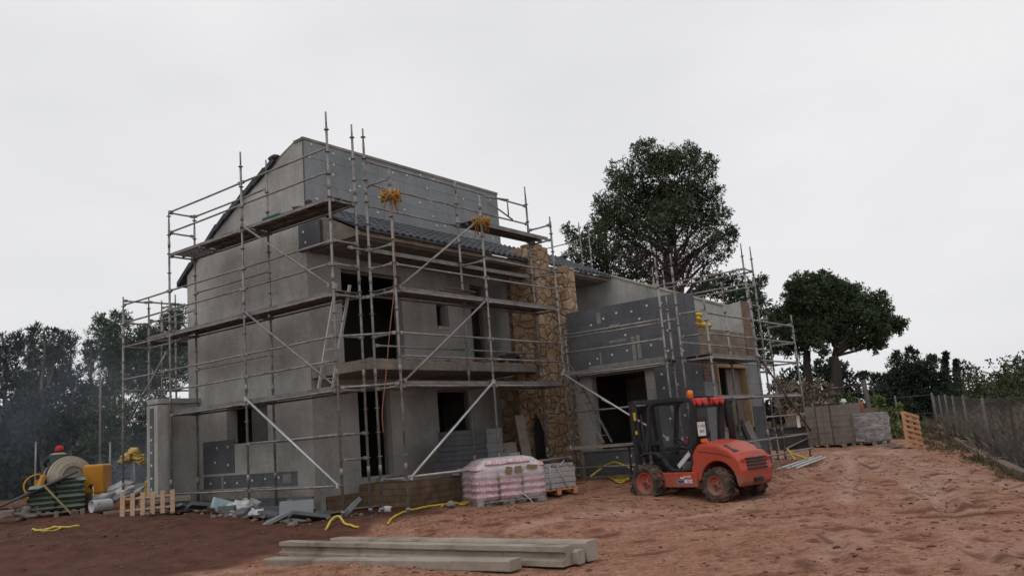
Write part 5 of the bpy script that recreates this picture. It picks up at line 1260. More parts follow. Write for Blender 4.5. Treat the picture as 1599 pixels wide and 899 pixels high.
# strapped pale tiles beside it
pl2, pr2 = onground(862, 779), onground(900, 776)
c2 = (pl2+pr2)/2 + pn*.75; c2.z = gz(c2.x, c2.y); 
p2 = empty('wooden_pallet', c2, yawp+.1, 'wooden pallet carrying the pale grey strapped slabs beside the sacks', 'pallet'); pallet_mesh(.95, .9, WOODO).build('slats', WOODO, p2)
SLABM = mat('pale_slab', (.36,.345,.34), (.29,.275,.27), 5, 6, .8)
M2 = Matrix.Translation(c2) @ Matrix.Rotation(yawp+.1, 4, 'Z')
q = MB().box((-.46,-.43,0),(.46,.43,.11)); s0 = q.build('slab', SLABM, bevel=.012)
for k in range(4):
    o = s0 if k == 0 else s0.copy()
    if k: COL.objects.link(o)
    o.matrix_world = M2 @ Matrix.Translation((rnd.uniform(-.008,.008), rnd.uniform(-.008,.008), .146+k*.113))
    tag(o, ('lowest', 'second lowest', 'third lowest', 'topmost')[k] + ' pale grey slab in the strapped pile beside the sacks', 'slab', 'strapped pale slabs')
q = MB()
for k in range(7): q.cbox((-.36+k*.12, -.2+.07*(k%3), .64), (.1,.5,.06), rz=.1*(k%2))
o = q.build('loose_tiles', SLABM); o.matrix_world = M2; tag(o, 'loose row of pale broken tiles lying on the strapped slabs', 'tiles')
q = MB(); q.path([(-.2,-.45,.15),(-.2,-.45,.61),(-.2,.3,.63)], .01, 5).path([(.2,-.45,.15),(.0,-.452,.6),(.25,-.3,.70),(.45,0,.72)], .014, 5); o = q.build('strap', WHITEP); o.matrix_world = M2; tag(o, 'white plastic strap round the pale grey slabs', 'strap')

# insulation boards stacked on the porch
HB = Matrix.Translation(O) @ Matrix.Rotation(YA, 4, 'Z')
def put(o, M): o.matrix_world = M; return o
def bundle_boards():
    for col, (u0, u1, v0, v1, m, side) in enumerate([(3.85,4.95,.42,1.0,INSUL,'dark left-hand'), (4.98,5.6,.40,.95,mat('light_insulation_edge',(.21,.225,.235),(.26,.27,.275),3),'lighter right-hand')]):
        z = .955; n = 8
        for k in range(n):
            h = .115; j = (rnd.uniform(-.03,.03) if k else 0) - (.2 if (col == 0 and k < 2) else 0)
            q = MB().box((u0+j+.01, v0+rnd.uniform(-.02,.02), z), (u1+(j if j > 0 else 0)-.005, v1, z+h-.006)); o = q.build('insulation_board', m); put(o, HB)
            tag(o, ('bottom','second','third','fourth','fifth','sixth','seventh','topmost')[k] + ' insulation board of the ' + side + ' stack on the porch', 'insulation board', 'insulation boards on the porch'); z += h
bundle_boards()
# odds and ends round the hearth
put(MB().box((-.13,-.02,0),(.13,.02,1.25)).build('loose_board', WOODG), Matrix.Translation(W(6.35,.25,.95)) @ Matrix.Rotation(YA-.5,4,'Z') @ Matrix.Rotation(R(-14),4,'X')); tag(bpy.data.objects['loose_board'], 'grey wooden board leaning against the stone hearth', 'board')
put(MB().box((-.2,-.03,0),(.2,.03,.55)).build('loose_board', WOODG), Matrix.Translation(W(5.85,.35,.95)) @ Matrix.Rotation(YA-.3,4,'Z') @ Matrix.Rotation(R(-12),4,'X')); tag(bpy.data.objects['loose_board.001'], 'short squat board propped beside the stacked insulation', 'board')
put(sackmesh(.6,.4,.24,5).build('sand_sack', WHITEP), Matrix.Translation(W(6.0,.75,.94)) @ Matrix.Rotation(YA+.4,4,'Z')); tag(bpy.data.objects['sand_sack'], 'slumped pale sack lying before the hearth boards', 'sack')
put(MB().box((-.2,-.15,0),(.2,.15,.3)).build('cement_block', PLASTER_L, bevel=.02), Matrix.Translation(W(5.5,.12,.95)) @ Matrix.Rotation(YA,4,'Z')); tag(bpy.data.objects['cement_block'], 'pale block at the foot of the lighter board stack', 'block')
put(MB().box((-.28,-.2,0),(.28,.2,.34)).build('stone_block', BRICKP, bevel=.02), Matrix.Translation(W(6.9,-.3,.62)) @ Matrix.Rotation(YA,4,'Z')); tag(bpy.data.objects['stone_block'], 'squared stone block at the foot of the chimney pier', 'block')
q = MB()
for k in range(9): q.cbox((rnd.uniform(-.3,.3), rnd.uniform(-.15,.15), .05+.05*(k//3)), (.2,.05,.05), rz=rnd.uniform(-1,1))
o = put(q.build('offcut_pile', SLABM), Matrix.Translation(W(3.9,.15,.84))); tag(o, 'little heap of pale offcuts on the porch edge by the sacks', 'offcuts')
q = MB()
for k in range(5): q.blob((rnd.uniform(-.35,.35), rnd.uniform(-.1,.1), .08+.06*k*.6), (.25,.16,.1), 140+k, sub=3, jit=.8)
put(q.build('dark_tarpaulin', BLACKT), HB @ Matrix.Translation((6.45,.75,3.5))); tag(bpy.data.objects['dark_tarpaulin'], 'bundle of dark tarpaulin on the balcony against the stone chimney', 'tarpaulin')
q = MB().blob((0,0,.06), (.22,.12,.06), 150, sub=3, jit=.6); put(q.build('red_bag', mat('dull_red_cloth', (.2,.05,.035), (.15,.04,.03), 6)), HB @ Matrix.Translation((5.2,.6,3.5))); tag(bpy.data.objects['red_bag'], 'dull red bag lying on the balcony floor', 'bag')
q = MB()
for k in range(26): q.blob((rnd.uniform(1.2,6.9), rnd.uniform(.26,.5), 3.5+rnd.uniform(0,.02)), (rnd.uniform(.03,.09),)*2+(rnd.uniform(.02,.04),), 160+k, sub=1, jit=.8)
put(q.build('mortar_crumbs', CONC), HB); bpy.data.objects['mortar_crumbs']['kind'] = 'stuff'
# yellow sacks on the terrace parapet
for k, (a, z, t_) in enumerate([(8.45,3.955,.1),(8.95,3.955,-.12),(8.62,4.08,.3),(8.5,4.2,-.05)]):
    o = sackmesh(.55,.34,.15,k).build('yellow_sack', YEL); put(o, Matrix.Translation(W(a,-3.73,z)) @ Matrix.Rotation(YA+t_,4,'Z'))
    tag(o, ('lower left','lower right','middle','topmost')[k] + ' yellow sack heaped on the brick terrace parapet', 'sack', 'yellow sacks on the terrace parapet')

# ------------------------------------------------------------------ fence along the right side
FP = [(8.55,13.6),(10.15,17.76),(11.85,21.9),(13.6,26.2),(14.9,29.4),(15.75,31.6),(16.6,33.8),(17.25,35.6)]
def fence():
    root = empty('mesh_fence', Vector((10.15,17.76,0)), 0, 'chain link fence on tilted grey posts running back along the right side', 'fence')
    o0 = Vector((10.15,17.76,0)); tops = []
    for k, (x, y) in enumerate(FP):
        z = gz(x, y); ln = .03*mnoise.noise(Vector((k*2.2,0,0))); h = 1.62
        b = Vector((x,y,z-.1))-o0; t = Vector((x+ln,y+ln*2,z+h))-o0; tops.append((Vector((x,y,z))-o0, t))
        q = MB()
        if k in (1,): q.bar(b, t, .06, .06)
        else: q.tube(b, t, .035, 8); q.tube(t, t+Vector((0,0,.015)), .04, 8)
        q.build('post', RUST if k == 1 else POSTM, root)
    q = MB(); wr = .0019; PT = .11
    for (b0, t0), (b1, t1) in zip(tops[:-1], tops[1:]):
        L = (b1-b0).length; n = int(L/PT); d = (b1-b0)/L
        H = 1.45
        P = lambda s_, h: b0.lerp(b1, s_/L)+Vector((0,0,.12+h))
        for i in range(-int(H/PT), n+1):
            for sg in (1, -1):
                s0 = i*PT if sg > 0 else i*PT+H; s1 = s0+sg*H; h0, h1 = 0., H
                # clip to the bay
                if sg > 0:
                    if s0 < 0: h0 = -s0; s0 = 0
                    if s1 > L: h1 = H-(s1-L); s1 = L
                else:
                    if s0 > L: h0 = s0-L; s0 = L
                    if s1 < 0: h1 = H+s1; s1 = 0
                if h1-h0 > .02: q.tube(P(s0,h0), P(s1,h1), wr, 3, cap=False)
        for h in (.02, .75, H): q.tube(P(0,h), P(L,h), .004, 4, cap=False)
    q.build('wire_mesh', WIRE, root, recalc=False)
fence()
q = MB()
for (x0,y0),(x1,y1) in zip(FP[:-1], FP[1:]):
    a = Vector((x0-.12,y0,gz(x0,y0)+.05)); b = Vector((x1-.12,y1,gz(x1,y1)+.05)); n = 6
    for i in range(n): 
        p0 = a.lerp(b, i/n); p1 = a.lerp(b, (i+.98)/n); j = rnd.uniform(-.02,.02); q.bar(p0+Vector((j,0,j*.5)), p1+Vector((j,0,j*.5)), .2, .26)
o = q.build('fence_kerb', mat('earthy_footing', (.2,.15,.12), (.13,.09,.07), 2, 8, .95, .4, 20), bevel=.015); tag(o, 'low rough concrete footing strip under the right-hand fence', 'kerb')
# back fence behind the cedar corner
root = empty('wire_fence', Vector((17.3,36.,0)), 0, 'rusty post and rail fence crossing behind the leaning orange pallet', 'fence'); o0 = Vector((17.3,36,0)); q = MB()
bf = [(17.25,35.7),(16.1,36.6),(14.9,37.5),(13.2,38.6)]
for x, y in bf: MB().tube(Vector((x,y,gz(x,y)-.1))-o0, Vector((x,y,gz(x,y)+1.75))-o0, .04, 8).build('post', POSTM, root)
for (x0,y0),(x1,y1) in zip(bf[:-1], bf[1:]):
    for h in (1.65,.9,.25): MB().tube(Vector((x0,y0,gz(x0,y0)+h))-o0, Vector((x1,y1,gz(x1,y1)+h))-o0, .02, 6).build('rail', RUST, root)
# orange pallet leaning by the fence
def pallet_thing(Lx, Ly, m, label, group, deckn=7):
    root = empty('wooden_pallet', (0,0,0), 0, label, 'pallet', group)
    thin = deckn == 6
    q = MB()
    for y in ((-Ly*.22, Ly*.27) if thin else (-Ly/2+.05, 0, Ly/2-.05)): q.bar((-Lx/2,y,.06),(Lx/2,y,.06),.045 if thin else .09,.09)
    q.build('bearer', m, root)
    q = MB()
    for i in range(deckn):
        x = -Lx/2+.05+(Lx-.1)*i/(deckn-1); q.box((x-.045,-Ly/2,.106),(x+.045,Ly/2,.128))
    q.build('slats', m, root)
    q = MB()
    for i in range(2 if thin else 3):
        x = -Lx/2+.05+(Lx-.1)*i/(1 if thin else 2); q.box((x-.05,-Ly/2,-.008),(x+.05,Ly/2,.014))
    q.build('bottom_slats', m, root); return root
pw = onground(1432, 700); pw.y -= .0
r_ = pallet_thing(1.2, .95, WOODO, 'orange wooden pallet standing on end, leaning by the fence corner', 'loose pallets')
r_.matrix_world = Matrix.Translation(pw + Vector((-.1,0,.55))) @ Matrix.Rotation(R(38),4,'Z') @ Matrix.Rotation(R(12),4,'Y') @ Matrix.Rotation(R(84),4,'X') @ Matrix.Rotation(R(90),4,'Z')
q = MB()
for k in range(7): q.cbox((rnd.uniform(-.6,.2), rnd.uniform(-.3,.3), .04+.05*k*.5), (rnd.uniform(.3,.8),.1,.03), rz=rnd.uniform(-.8,.8))
o = q.build('timber_offcuts', WOODG, loc=pw+Vector((-.45,.35,0))); tag(o, 'scrap timber at the foot of the leaning orange pallet', 'offcuts')
# block pallets
def blockstack(px0, px1, py, hgt, label, m=BLOCK, wrap=False, dep=1.1, wood=WOODG):
    a, b = onground(px0, py), onground(px1, py); d = b-a; yaw = math.atan2(d.y, d.x); L = Vector((d.x,d.y)).length; nn = Vector((-math.sin(yaw), math.cos(yaw), 0))
    c = (a+b)/2 + nn*dep/2; c.z = gz(c.x, c.y)-.03
    root = empty('block_pallet', c, yaw, label, 'block pallet', 'pallets of blocks by the far wall')
    pallet_mesh(L*.98, dep*.98, wood).build('pallet', wood, root)
    q = MB(); rows = int(round((hgt-.15)/.2)); n = max(2, int(round(L/.42)))
    for k in range(rows):
        for i in range(n):
            for j in (0, 1):
                x0 = -L/2+L*i/n; y0 = -dep/2+dep*j/2
                q.cbox((x0+L/n/2+rnd.uniform(-.006,.006), y0+dep/4+rnd.uniform(-.01,.01), .146+.2*k+.099), (L/n-.012, dep/2-.012, .194))
    q.build('blocks', mat('concrete_block', (.2,.168,.15), (.15,.125,.112), 3, 7, .95, .3, 30), root)
    q = MB()
    for x in (-L*.2, L*.22): q.box((x-.012,-dep/2-.012,.12),(x+.012,-dep/2-.006,.15+.2*rows)).box((x-.012,-dep/2-.012,.152+.2*rows),(x+.012,dep/2,.156+.2*rows))
    q.build('strap', SEAT, root)
    if wrap: q = MB().box((-L/2-.02,-dep/2-.02,.16),(L/2+.02,dep/2+.02,.18+.2*rows)); q.build('film', FILM2, root)
    return root
def film2():
    M = bpy.data.materials.new('clear_film'); M.use_nodes = True; t = M.node_tree; b = t.nodes['Principled BSDF']; o = t.nodes['Material Output']; b.inputs['Base Color'].default_value = (.6,.6,.62,1); b.inputs['Roughness'].default_value = .25
    tr = N(t, 'ShaderNodeBsdfTransparent'); mxs = N(t, 'ShaderNodeMixShader'); g = N(t, 'ShaderNodeTexCoord'); nz = N(t, 'ShaderNodeTexNoise'); nz.inputs['Scale'].default_value = 2; nz.inputs['Detail'].default_value = 5; nz.inputs['Distortion'].default_value = 1
    mpn = N(t, 'ShaderNodeMapping'); mpn.inputs['Scale'].default_value = (1,1,4); t.links.new(g.outputs['Object'], mpn.inputs[0]); t.links.new(mpn.outputs[0], nz.inputs['Vector'])
    mr = N(t, 'ShaderNodeMapRange'); mr.inputs[1].default_value = .4; mr.inputs[2].default_value = .65; mr.inputs[3].default_value = .1; mr.inputs[4].default_value = .6; t.links.new(nz.outputs[0], mr.inputs[0])
    t.links.new(mr.outputs[0], mxs.inputs[0]); t.links.new(tr.outputs[0], mxs.inputs[1]); t.links.new(b.outputs[0], mxs.inputs[2]); t.links.new(mxs.outputs[0], o.inputs[0]); return M
FILM2 = film2()
blockstack(1266, 1320, 699, 1.5, 'bare strapped pallet of grey blocks, left of the film-wrapped one')
blockstack(1324, 1368, 696, 1.15, 'pallet of grey blocks under clear film, beside the sapling', wrap=True)
# low wall of raw brick behind the stacks
a, b = W(20.2,1.2), W(24.5,-3.6)
def lowwall():
    p0 = onground(1215, 690) + Vector((1.2,2.2,0)); p1 = onground(1385, 688) + Vector((.4,1.9,0)); d = p1-p0; yaw = math.atan2(d.y,d.x); L = Vector((d.x,d.y)).length
    root = empty('low_brick_wall', Vector((p0.x,p0.y,gz(p0.x,p0.y)-.1)), yaw, 'unfinished low wall of blocks and orange brick behind the block pallets', 'wall')
    MB().box((0,0,0),(L,.25,1.35)).build('block_courses', BRICKB, root); 
    MB().box((.2,.01,1.351),(L-1.1,.24,1.62)).build('brick_courses', brickmat('orange_brick', (.42,.15,.07), (.36,.12,.06), (.25,.18,.14), rh=.09), root)
    return p0, p1
w0, w1 = lowwall()
# white car behind the wall: full body, only its roof shows
def car():
    p = aty(1305, 640, 41.5); gx = gz(p.x, 41.5); yaw = math.atan2(w1.y-w0.y, w1.x-w0.x)
    root = empty('parked_car', Vector((p.x, 41.5, gx+.35)), yaw, 'white car parked behind the orange brick wall, only its roof showing', 'car')
    prof = [(-2.1,.35),(-2.15,.75),(-1.95,.98),(-1.35,1.02),(-.75,1.42),(-.3,1.5),(.9,1.5),(1.5,1.42),(2.0,1.0),(2.15,.9),(2.15,.4),(2.0,.3),(-1.95,.3)]
    q = MB(); n = len(prof); secs = [(-.85,.0),(-.8,.05),(.8,.05),(.85,.0)]; vs = []
    for i, y in enumerate((-.86,-.80,.80,.86)):
        for x, z in prof: vs.append((x*(.98 if i in (0,3) else 1), y*(.86 if z > 1.2 else 1), z*(.985 if i in (0,3) else 1)))
    fs = [tuple(range(n)), tuple(range(3*n,4*n))[::-1]]
    for i in range(3):
        for k in range(n): fs.append((i*n+k,(i+1)*n+k,(i+1)*n+(k+1)%n,i*n+(k+1)%n))
    q.add(vs, fs); q.build('body', CARP, root, bevel=.04, seg=2)
    q = MB()
    for s_ in (-1,1): q.prism([(-1.15,1.06),(-.68,1.38),(.25,1.41),(.25,1.04)],1,s_*.80-.08 if s_<0 else .72,s_*.80+.08 if s_>0 else -.72); q.prism([(.32,1.04),(.32,1.41),(1.35,1.36),(1.75,1.06)],1,s_*.80-.08 if s_<0 else .72,s_*.80+.08 if s_>0 else -.72)
    q.build('side_window', CGLASS, root)
    for s_ in (-1,1): MB().tube((-.6,s_*.62,1.54),(1.2,s_*.62,1.52),.025,6).build('roof_rail', SEAT, root)
    for x in (-1.35,1.35):
        for s_ in (-1,1):
            M_ = Matrix.Translation((x,s_*.78,.32)) @ Matrix.Rotation(R(90),4,'X'); t = MB().lathe([(0,-.1),(.3,-.1),(.33,-.07),(.33,.07),(.3,.1),(0,.1)], M_, 20).build('wheel', RUBBER, root); MB().lathe([(0,-.11),(.2,-.11),(.2,.11),(0,.11)], M_, 16).build('rim', ROOFM, t)
car()
# small utility pole far off
p = aty(1306, 640, 75); q = MB().tube((0,0,0),(0,0,aty(1306,590,75).z-gz(p.x,75)),.08,6); q.bar((0,0,aty(1306,592,75).z-gz(p.x,75)),(.9,0,aty(1306,592,75).z-gz(p.x,75)),.12,.1); o = q.build('street_lamp', GALV_B, loc=Vector((p.x,75,gz(p.x,75)))); tag(o, 'slim pale lamp post far off below the forked umbrella pine', 'lamp post')
p = aty(1369, 690, 38); o = MB().bar((0,0,-.1),(-.15,0,2.6),.16,.16).build('concrete_post', POSTM, loc=Vector((p.x,38,gz(p.x,38)))); tag(o, 'thick leaning concrete post beside the cedar', 'post')
q = MB(); p0 = aty(1215,612,39.5); p1 = aty(1365,612,39.5)
root = empty('railing', Vector((p0.x,39.5,gz(p0.x,39.5))), 0, 'dark pipe railing running behind the low brick wall', 'railing')
for k in range(5): MB().tube((k*(p1.x-p0.x)/4,0,0),(k*(p1.x-p0.x)/4,0,2.25),.03,6).build('post', RUST, root)
for h in (2.2,1.9): MB().tube((0,0,h),(p1.x-p0.x,0,h+.22),.03,6).build('rail', RUST, root)
# crate, grate and planks left of the block pallets
pc3 = onground(1240, 702); pc3.z = gz(pc3.x, pc3.y)
root = empty('black_crate', pc3+Vector((.2,.6,0)), .2, 'large black open crate between the far scaffold and the block pallets', 'crate')
q = MB()
q.box((-.7,-.4,0),(.7,-.36,.8)).box((-.7,.36,0),(.7,.4,.8)).box((-.7,-.359,0),(-.66,.359,.8)).box((.66,-.359,0),(.7,.359,.8)).box((-.66,-.359,0),(.66,.359,.04)); q.build('body', BLACKT, root); MB().box((-.74,-.44,.8),(.74,.44,.86)).build('rim', RUST, root)
q = MB()
for k in range(6): q.box((-.2+k*.08,-.01,0),(-.18+k*.08,.01,.62)); 
for k in range(9): q.box((-.22,-.012,.02+k*.073),(.22,.012,.035+k*.073))
o = q.build('metal_grate', GALV_B, loc=onground(1222,703)+Vector((0,0,0))); o.rotation_euler = (R(-8),0,.1); tag(o, 'small white metal grate leaning on the black crate', 'grate')
q = MB().bar((0,0,.05),(1.2,.3,.45),.1,.04); o = q.build('loose_plank', WOODG, loc=onground(1228,703)); tag(o, 'grey plank propped in front of the black crate', 'plank')
# planks and tubes at the garage front
o = put(MB().box((-.2,-.025,0),(.2,.025,1.15)).build('loose_board', WOODG), Matrix.Translation(W(10.6,-4.28,.42)) @ Matrix.Rotation(YA,4,'Z') @ Matrix.Rotation(R(-14),4,'X') @ Matrix.Rotation(R(-12),4,'Y')); tag(o, 'stained wide board leaning against the garage front by the forklift', 'board')
o = put(MB().box((-.1,-.03,0),(.1,.03,1.2)).build('loose_board', BLACKT), Matrix.Translation(W(10.25,-4.25,.42)) @ Matrix.Rotation(YA,4,'Z') @ Matrix.Rotation(R(-12),4,'X') @ Matrix.Rotation(R(-12),4,'Y')); tag(o, 'dark narrow board leaning beside the stained one at the garage front', 'board')
for k in range(5):
    a = W(9.1+.05*k,-5.15-.1*k,.34+.03*(k%2)); b = W(11.6+.1*k,-5.1-.08*k,.42+.03*(k%2)); o = MB().tube(Vector((0,0,0)), b-a, .028, 8).build('steel_tube', GALV_B, loc=a); tag(o, 'spare steel tube lying on the ground at the far garage corner', 'tube', 'spare tubes on the ground')
o = MB().box((-.12,-.004,0),(.12,.004,.32)).build('white_notice', PLATE); put(o, Matrix.Translation(W(11.9,-4.86,1.25)) @ Matrix.Rotation(YA,4,'Z')); tag(o, 'small white notice card hung on the far scaffold pole', 'notice')

# ------------------------------------------------------------------ hoses and cords
def hose(pts, label, m=HOSE, r_=.022, ground=True, cat='hose', n=10):
    P = [Vector(p) for p in pts]; C_ = []
    for i in range(len(P)-1):
        p0 = P[max(i-1,0)]; p1 = P[i]; p2 = P[i+1]; p3 = P[min(i+2,len(P)-1)]
        for k in range(n):
            t = k/n; C_.append(.5*((2*p1)+(p2-p0)*t+(2*p0-5*p1+4*p2-p3)*t*t+(3*p1-p0-3*p2+p3)*t**3))
    C_.append(P[-1])
    if ground:
        xs_ = np.array([c.x for c in C_]); ys_ = np.array([c.y for c in C_]); zs_ = groundz(xs_, ys_)
        for c, z in zip(C_, zs_): c.z = max(c.z, float(z)+r_*1.6)
    o = MB().path(C_, r_, 7).build('hose' if cat == 'hose' else 'cord', m); return tag(o, label, cat)
G_ = onground
hose([G_(509,829), G_(518,821)+Vector((0,0,.1)), G_(530,817)+Vector((0,0,.12)), G_(541,820), G_(560,826)], 'short arc of yellow hose just behind the concrete beams')
hose([G_(606,818), G_(622,806), G_(640,800), G_(668,794), G_(700,790), G_(725,787), G_(748,786)], 'yellow hose snaking from the trench to the wrapped cement pallet')
hose([G_(690,793), G_(708,787), G_(722,790), G_(740,785), G_(752,785)], 'second loop of yellow hose doubled up beside the first')
hose([G_(50,829), G_(58,834), G_(80,830), G_(95,824), G_(72,826), G_(58,832), G_(90,824), G_(124,823)], 'tangle of yellow hose on the dug soil by the green sacks', r_=.018)
hose([W(7.2,-1.0,.5)+Vector((0,-.4,0)), W(7.1,-1.6,.75), W(7.0,-2.0,.8), W(6.9,-2.6,.5), G_(962,752), G_(975,748), G_(950,747), G_(968,755), G_(985,750)], 'yellow hose arching below the garage opening, beside the forklift')
hose([W(10.0,-5.3,.5), W(10.4,-5.0,.75), W(10.8,-5.0,.6), W(11.0,-5.4,.42)], 'yellow hose end looped over the spare tubes at the garage corner')
def coil(c, seed, label):
    r_ = random.Random(seed); pts = []
    for i in range(150):
        a = i*.42+r_.uniform(-.2,.2); rr = .12+.11*r_.random(); tl = .35*math.sin(i*.23+seed)
        pts.append(Vector(c)+Vector((math.cos(a)*rr, math.sin(a)*rr*.9, .07*math.sin(a*1.3+i)+tl*.2*math.cos(a)+r_.uniform(-.04,.04))))
    for k in range(5): 
        a = r_.uniform(0,6.28); pts += [Vector(c)+Vector((math.cos(a)*.13,math.sin(a)*.13,-.05)), Vector(c)+Vector((math.cos(a)*.17,math.sin(a)*.17,-.22-r_.random()*.15)), Vector(c)+Vector((math.cos(a+.4)*.13,math.sin(a+.4)*.13,-.06))]
    o = MB().path(pts, .012, 5).build('coiled_cord', CORD); return tag(o, label, 'cord')
coil(W(.88,FO,6.72), 1, 'messy coil of orange cord hung on the left front scaffold pole')
coil(W(3.8,FO,6.62), 2, 'messy coil of orange cord hung where the long brace meets the pole')
c0 = W(.88,FO-.06,6.6)
hose([W(.86,FO-.07,6.6), W(.8,FO-.1,5.6), W(.72,FO-.1,4.7), W(.55,FO-.1,3.9), W(.42,FO-.05,3.0), W(.3,FO-.02,2.3), W(.32,FO,1.9)], 'thin orange cable dangling from the coil down the front scaffold', CORDR, .009, False, 'cord')
# jetsam on the top gable deck
q = MB()
for k in range(9): q.blob((rnd.uniform(-.25,.25), rnd.uniform(-.55,.55), rnd.uniform(.02,.12)), (rnd.uniform(.06,.16), rnd.uniform(.1,.2), rnd.uniform(.04,.1)), k, sub=1, jit=.8)
o = put(q.build('dark_netting', BLACKT), HB @ Matrix.Translation((.35,.75,6.79))); tag(o, 'crumpled dark netting left on the top gable deck', 'netting')
o = put(MB().box((-.1,-.3,0),(.1,.3,.03)).build('blue_rag', mat('teal_cloth', (.05,.2,.24), (.04,.15,.18), 6)), HB @ Matrix.Translation((.12,2.0,6.79))); tag(o, 'scrap of teal cloth on the top gable deck', 'rag')
q = MB()
for k in range(6): q.tube((-.5,rnd.uniform(-.15,.15),.03+.03*k),(.5,rnd.uniform(-.15,.15),.03+.03*k),.02,5)
o = put(q.build('tube_bundle', RUST), HB @ Matrix.Translation((3.3,-.45,4.84))); tag(o, 'little bundle of dark bars on the middle front deck', 'bars')

# ------------------------------------------------------------------ spoil along the gable footing
def rubble():
    r_ = random.Random(5)
    spots = []
    for k in range(40):
        v_ = r_.uniform(.4, 6.3); u_ = r_.uniform(-.75, .75); spots.append((u_, v_))
    grp = 'insulation offcuts along the gable foot'
    for k, (u_, v_) in enumerate(spots[:24]):
        p = W(u_, v_); z = gz(p.x, p.y); o = MB().cbox((0,0,0),(r_.uniform(.2,.75), r_.uniform(.15,.4), r_.uniform(.04,.09))).build('insulation_offcut', (INSUL, INSUL_B, INSUL)[k % 3])
        o.matrix_world = Matrix.Translation((p.x,p.y,z+r_.uniform(.04,.2))) @ Matrix.Rotation(r_.uniform(0,6.28),4,'Z') @ Matrix.Rotation(r_.uniform(-.6,.6),4,'X') @ Matrix.Rotation(r_.uniform(-.4,.4),4,'Y')
        tag(o, 'broken graphite insulation offcut in the rubble along the gable foot', 'insulation offcut', grp)
    q = MB()
    for k in range(130):
        v_ = r_.uniform(-.2, 7.0); u_ = r_.gauss(-.1, .5); p = W(u_, v_); s_ = r_.uniform(.02, .09); q.blob((p.x,p.y,gz(p.x,p.y)+s_*.3), (s_, s_*r_.uniform(.7,1.5), s_*.7), k, sub=1, jit=.7)
    tag(q.build('rubble', mat('rubble_stone', (.2,.17,.15), (.12,.09,.075), 1.5), recalc=False), kind='stuff')
    p = W(-.1, 3.1); o = MB()
    for k in range(6): o.blob((r_.uniform(-.2,.2), r_.uniform(-.15,.15), .1+r_.uniform(0,.14)), (.19,.15,.12), k, sub=3, jit=.9)
    o = o.build('white_sack', WHITEP, loc=Vector((p.x,p.y,gz(p.x,p.y)))); tag(o, 'crumpled white plastic sack, the taller of two on the rubble', 'sack')
    p = W(-.25, 2.45); o = MB()
    for k in range(4): o.blob((r_.uniform(-.28,.28), r_.uniform(-.12,.12), .1+r_.uniform(0,.06)), (.16,.12,.08), 20+k, sub=3, jit=.9)
    o = o.build('white_sack', WHITEP, loc=Vector((p.x,p.y,gz(p.x,p.y)))); tag(o, 'flatter crumpled white sack lying right of the taller one', 'sack')
    p = W(-.3, 3.6); o = MB().box((-.2,-.16,0),(.2,.16,.22)).build('pale_blue_box', BLUEP); put(o, Matrix.Translation((p.x,p.y,gz(p.x,p.y)+.1)) @ Matrix.Rotation(.5,4,'Z') @ Matrix.Rotation(R(20),4,'Y')); tag(o, 'pale blue crushed box in the rubble left of the white sacks', 'box')
    o = MB().box((-.35,-.02,0),(.35,.02,.5)).build('leaning_sheet', INSUL_B); put(o, Matrix.Translation(W(-.35,1.0,.25)) @ Matrix.Rotation(YA-R(60),4,'Z') @ Matrix.Rotation(R(-12),4,'X')); tag(o, 'grey-green sheet leaning at the right end of the footing', 'sheet')
    o = MB().box((-.9,-.09,0),(.9,.09,.2)).build('insulation_beam', INSUL); put(o, Matrix.Translation(W(-.1,1.9,.42)) @ Matrix.Rotation(YA+R(97),4,'Z')); tag(o, 'long dark insulation block lying along the footing behind the sacks', 'insulation block')
    # litter in the front trench
    for k, (x, y, l_, m, lb) in enumerate([(575,795,.35,WOODG,'grey board scrap between the two front scaffold feet'),(650,777,.4,WHITEP,'white crumpled bag on the trench edge below the doors'),(602,800,.25,PLATE,'little white offcut near the left scaffold feet'),(704,792,.22,CONC,'lump of stone beside the yellow hose')]):
        p = onground(x, y); q = MB().blob((0,0,.06), (l_*.5,l_*.3,.07), 40+k, sub=2, jit=.7) if m is not WOODG else MB().cbox((0,0,.05),(l_*2,.14,.03),rz=.4); o = q.build('litter', m, loc=p); tag(o, lb, 'litter')
rubble()
def trench_boards():
    for k, (a, b, lb) in enumerate([((505,806),(535,802),'grey plank lying at the brick footing near the gable corner'), ((560,790),(628,784),'long muddy plank along the foot of the brick footing')]):
        p0, p1 = onground(*a), onground(*b); o = MB().bar(Vector((0,0,.04)), p1-p0+Vector((0,0,.06)), .18, .03).build('muddy_plank', WOODG, loc=p0); tag(o, lb, 'plank')
trench_boards()

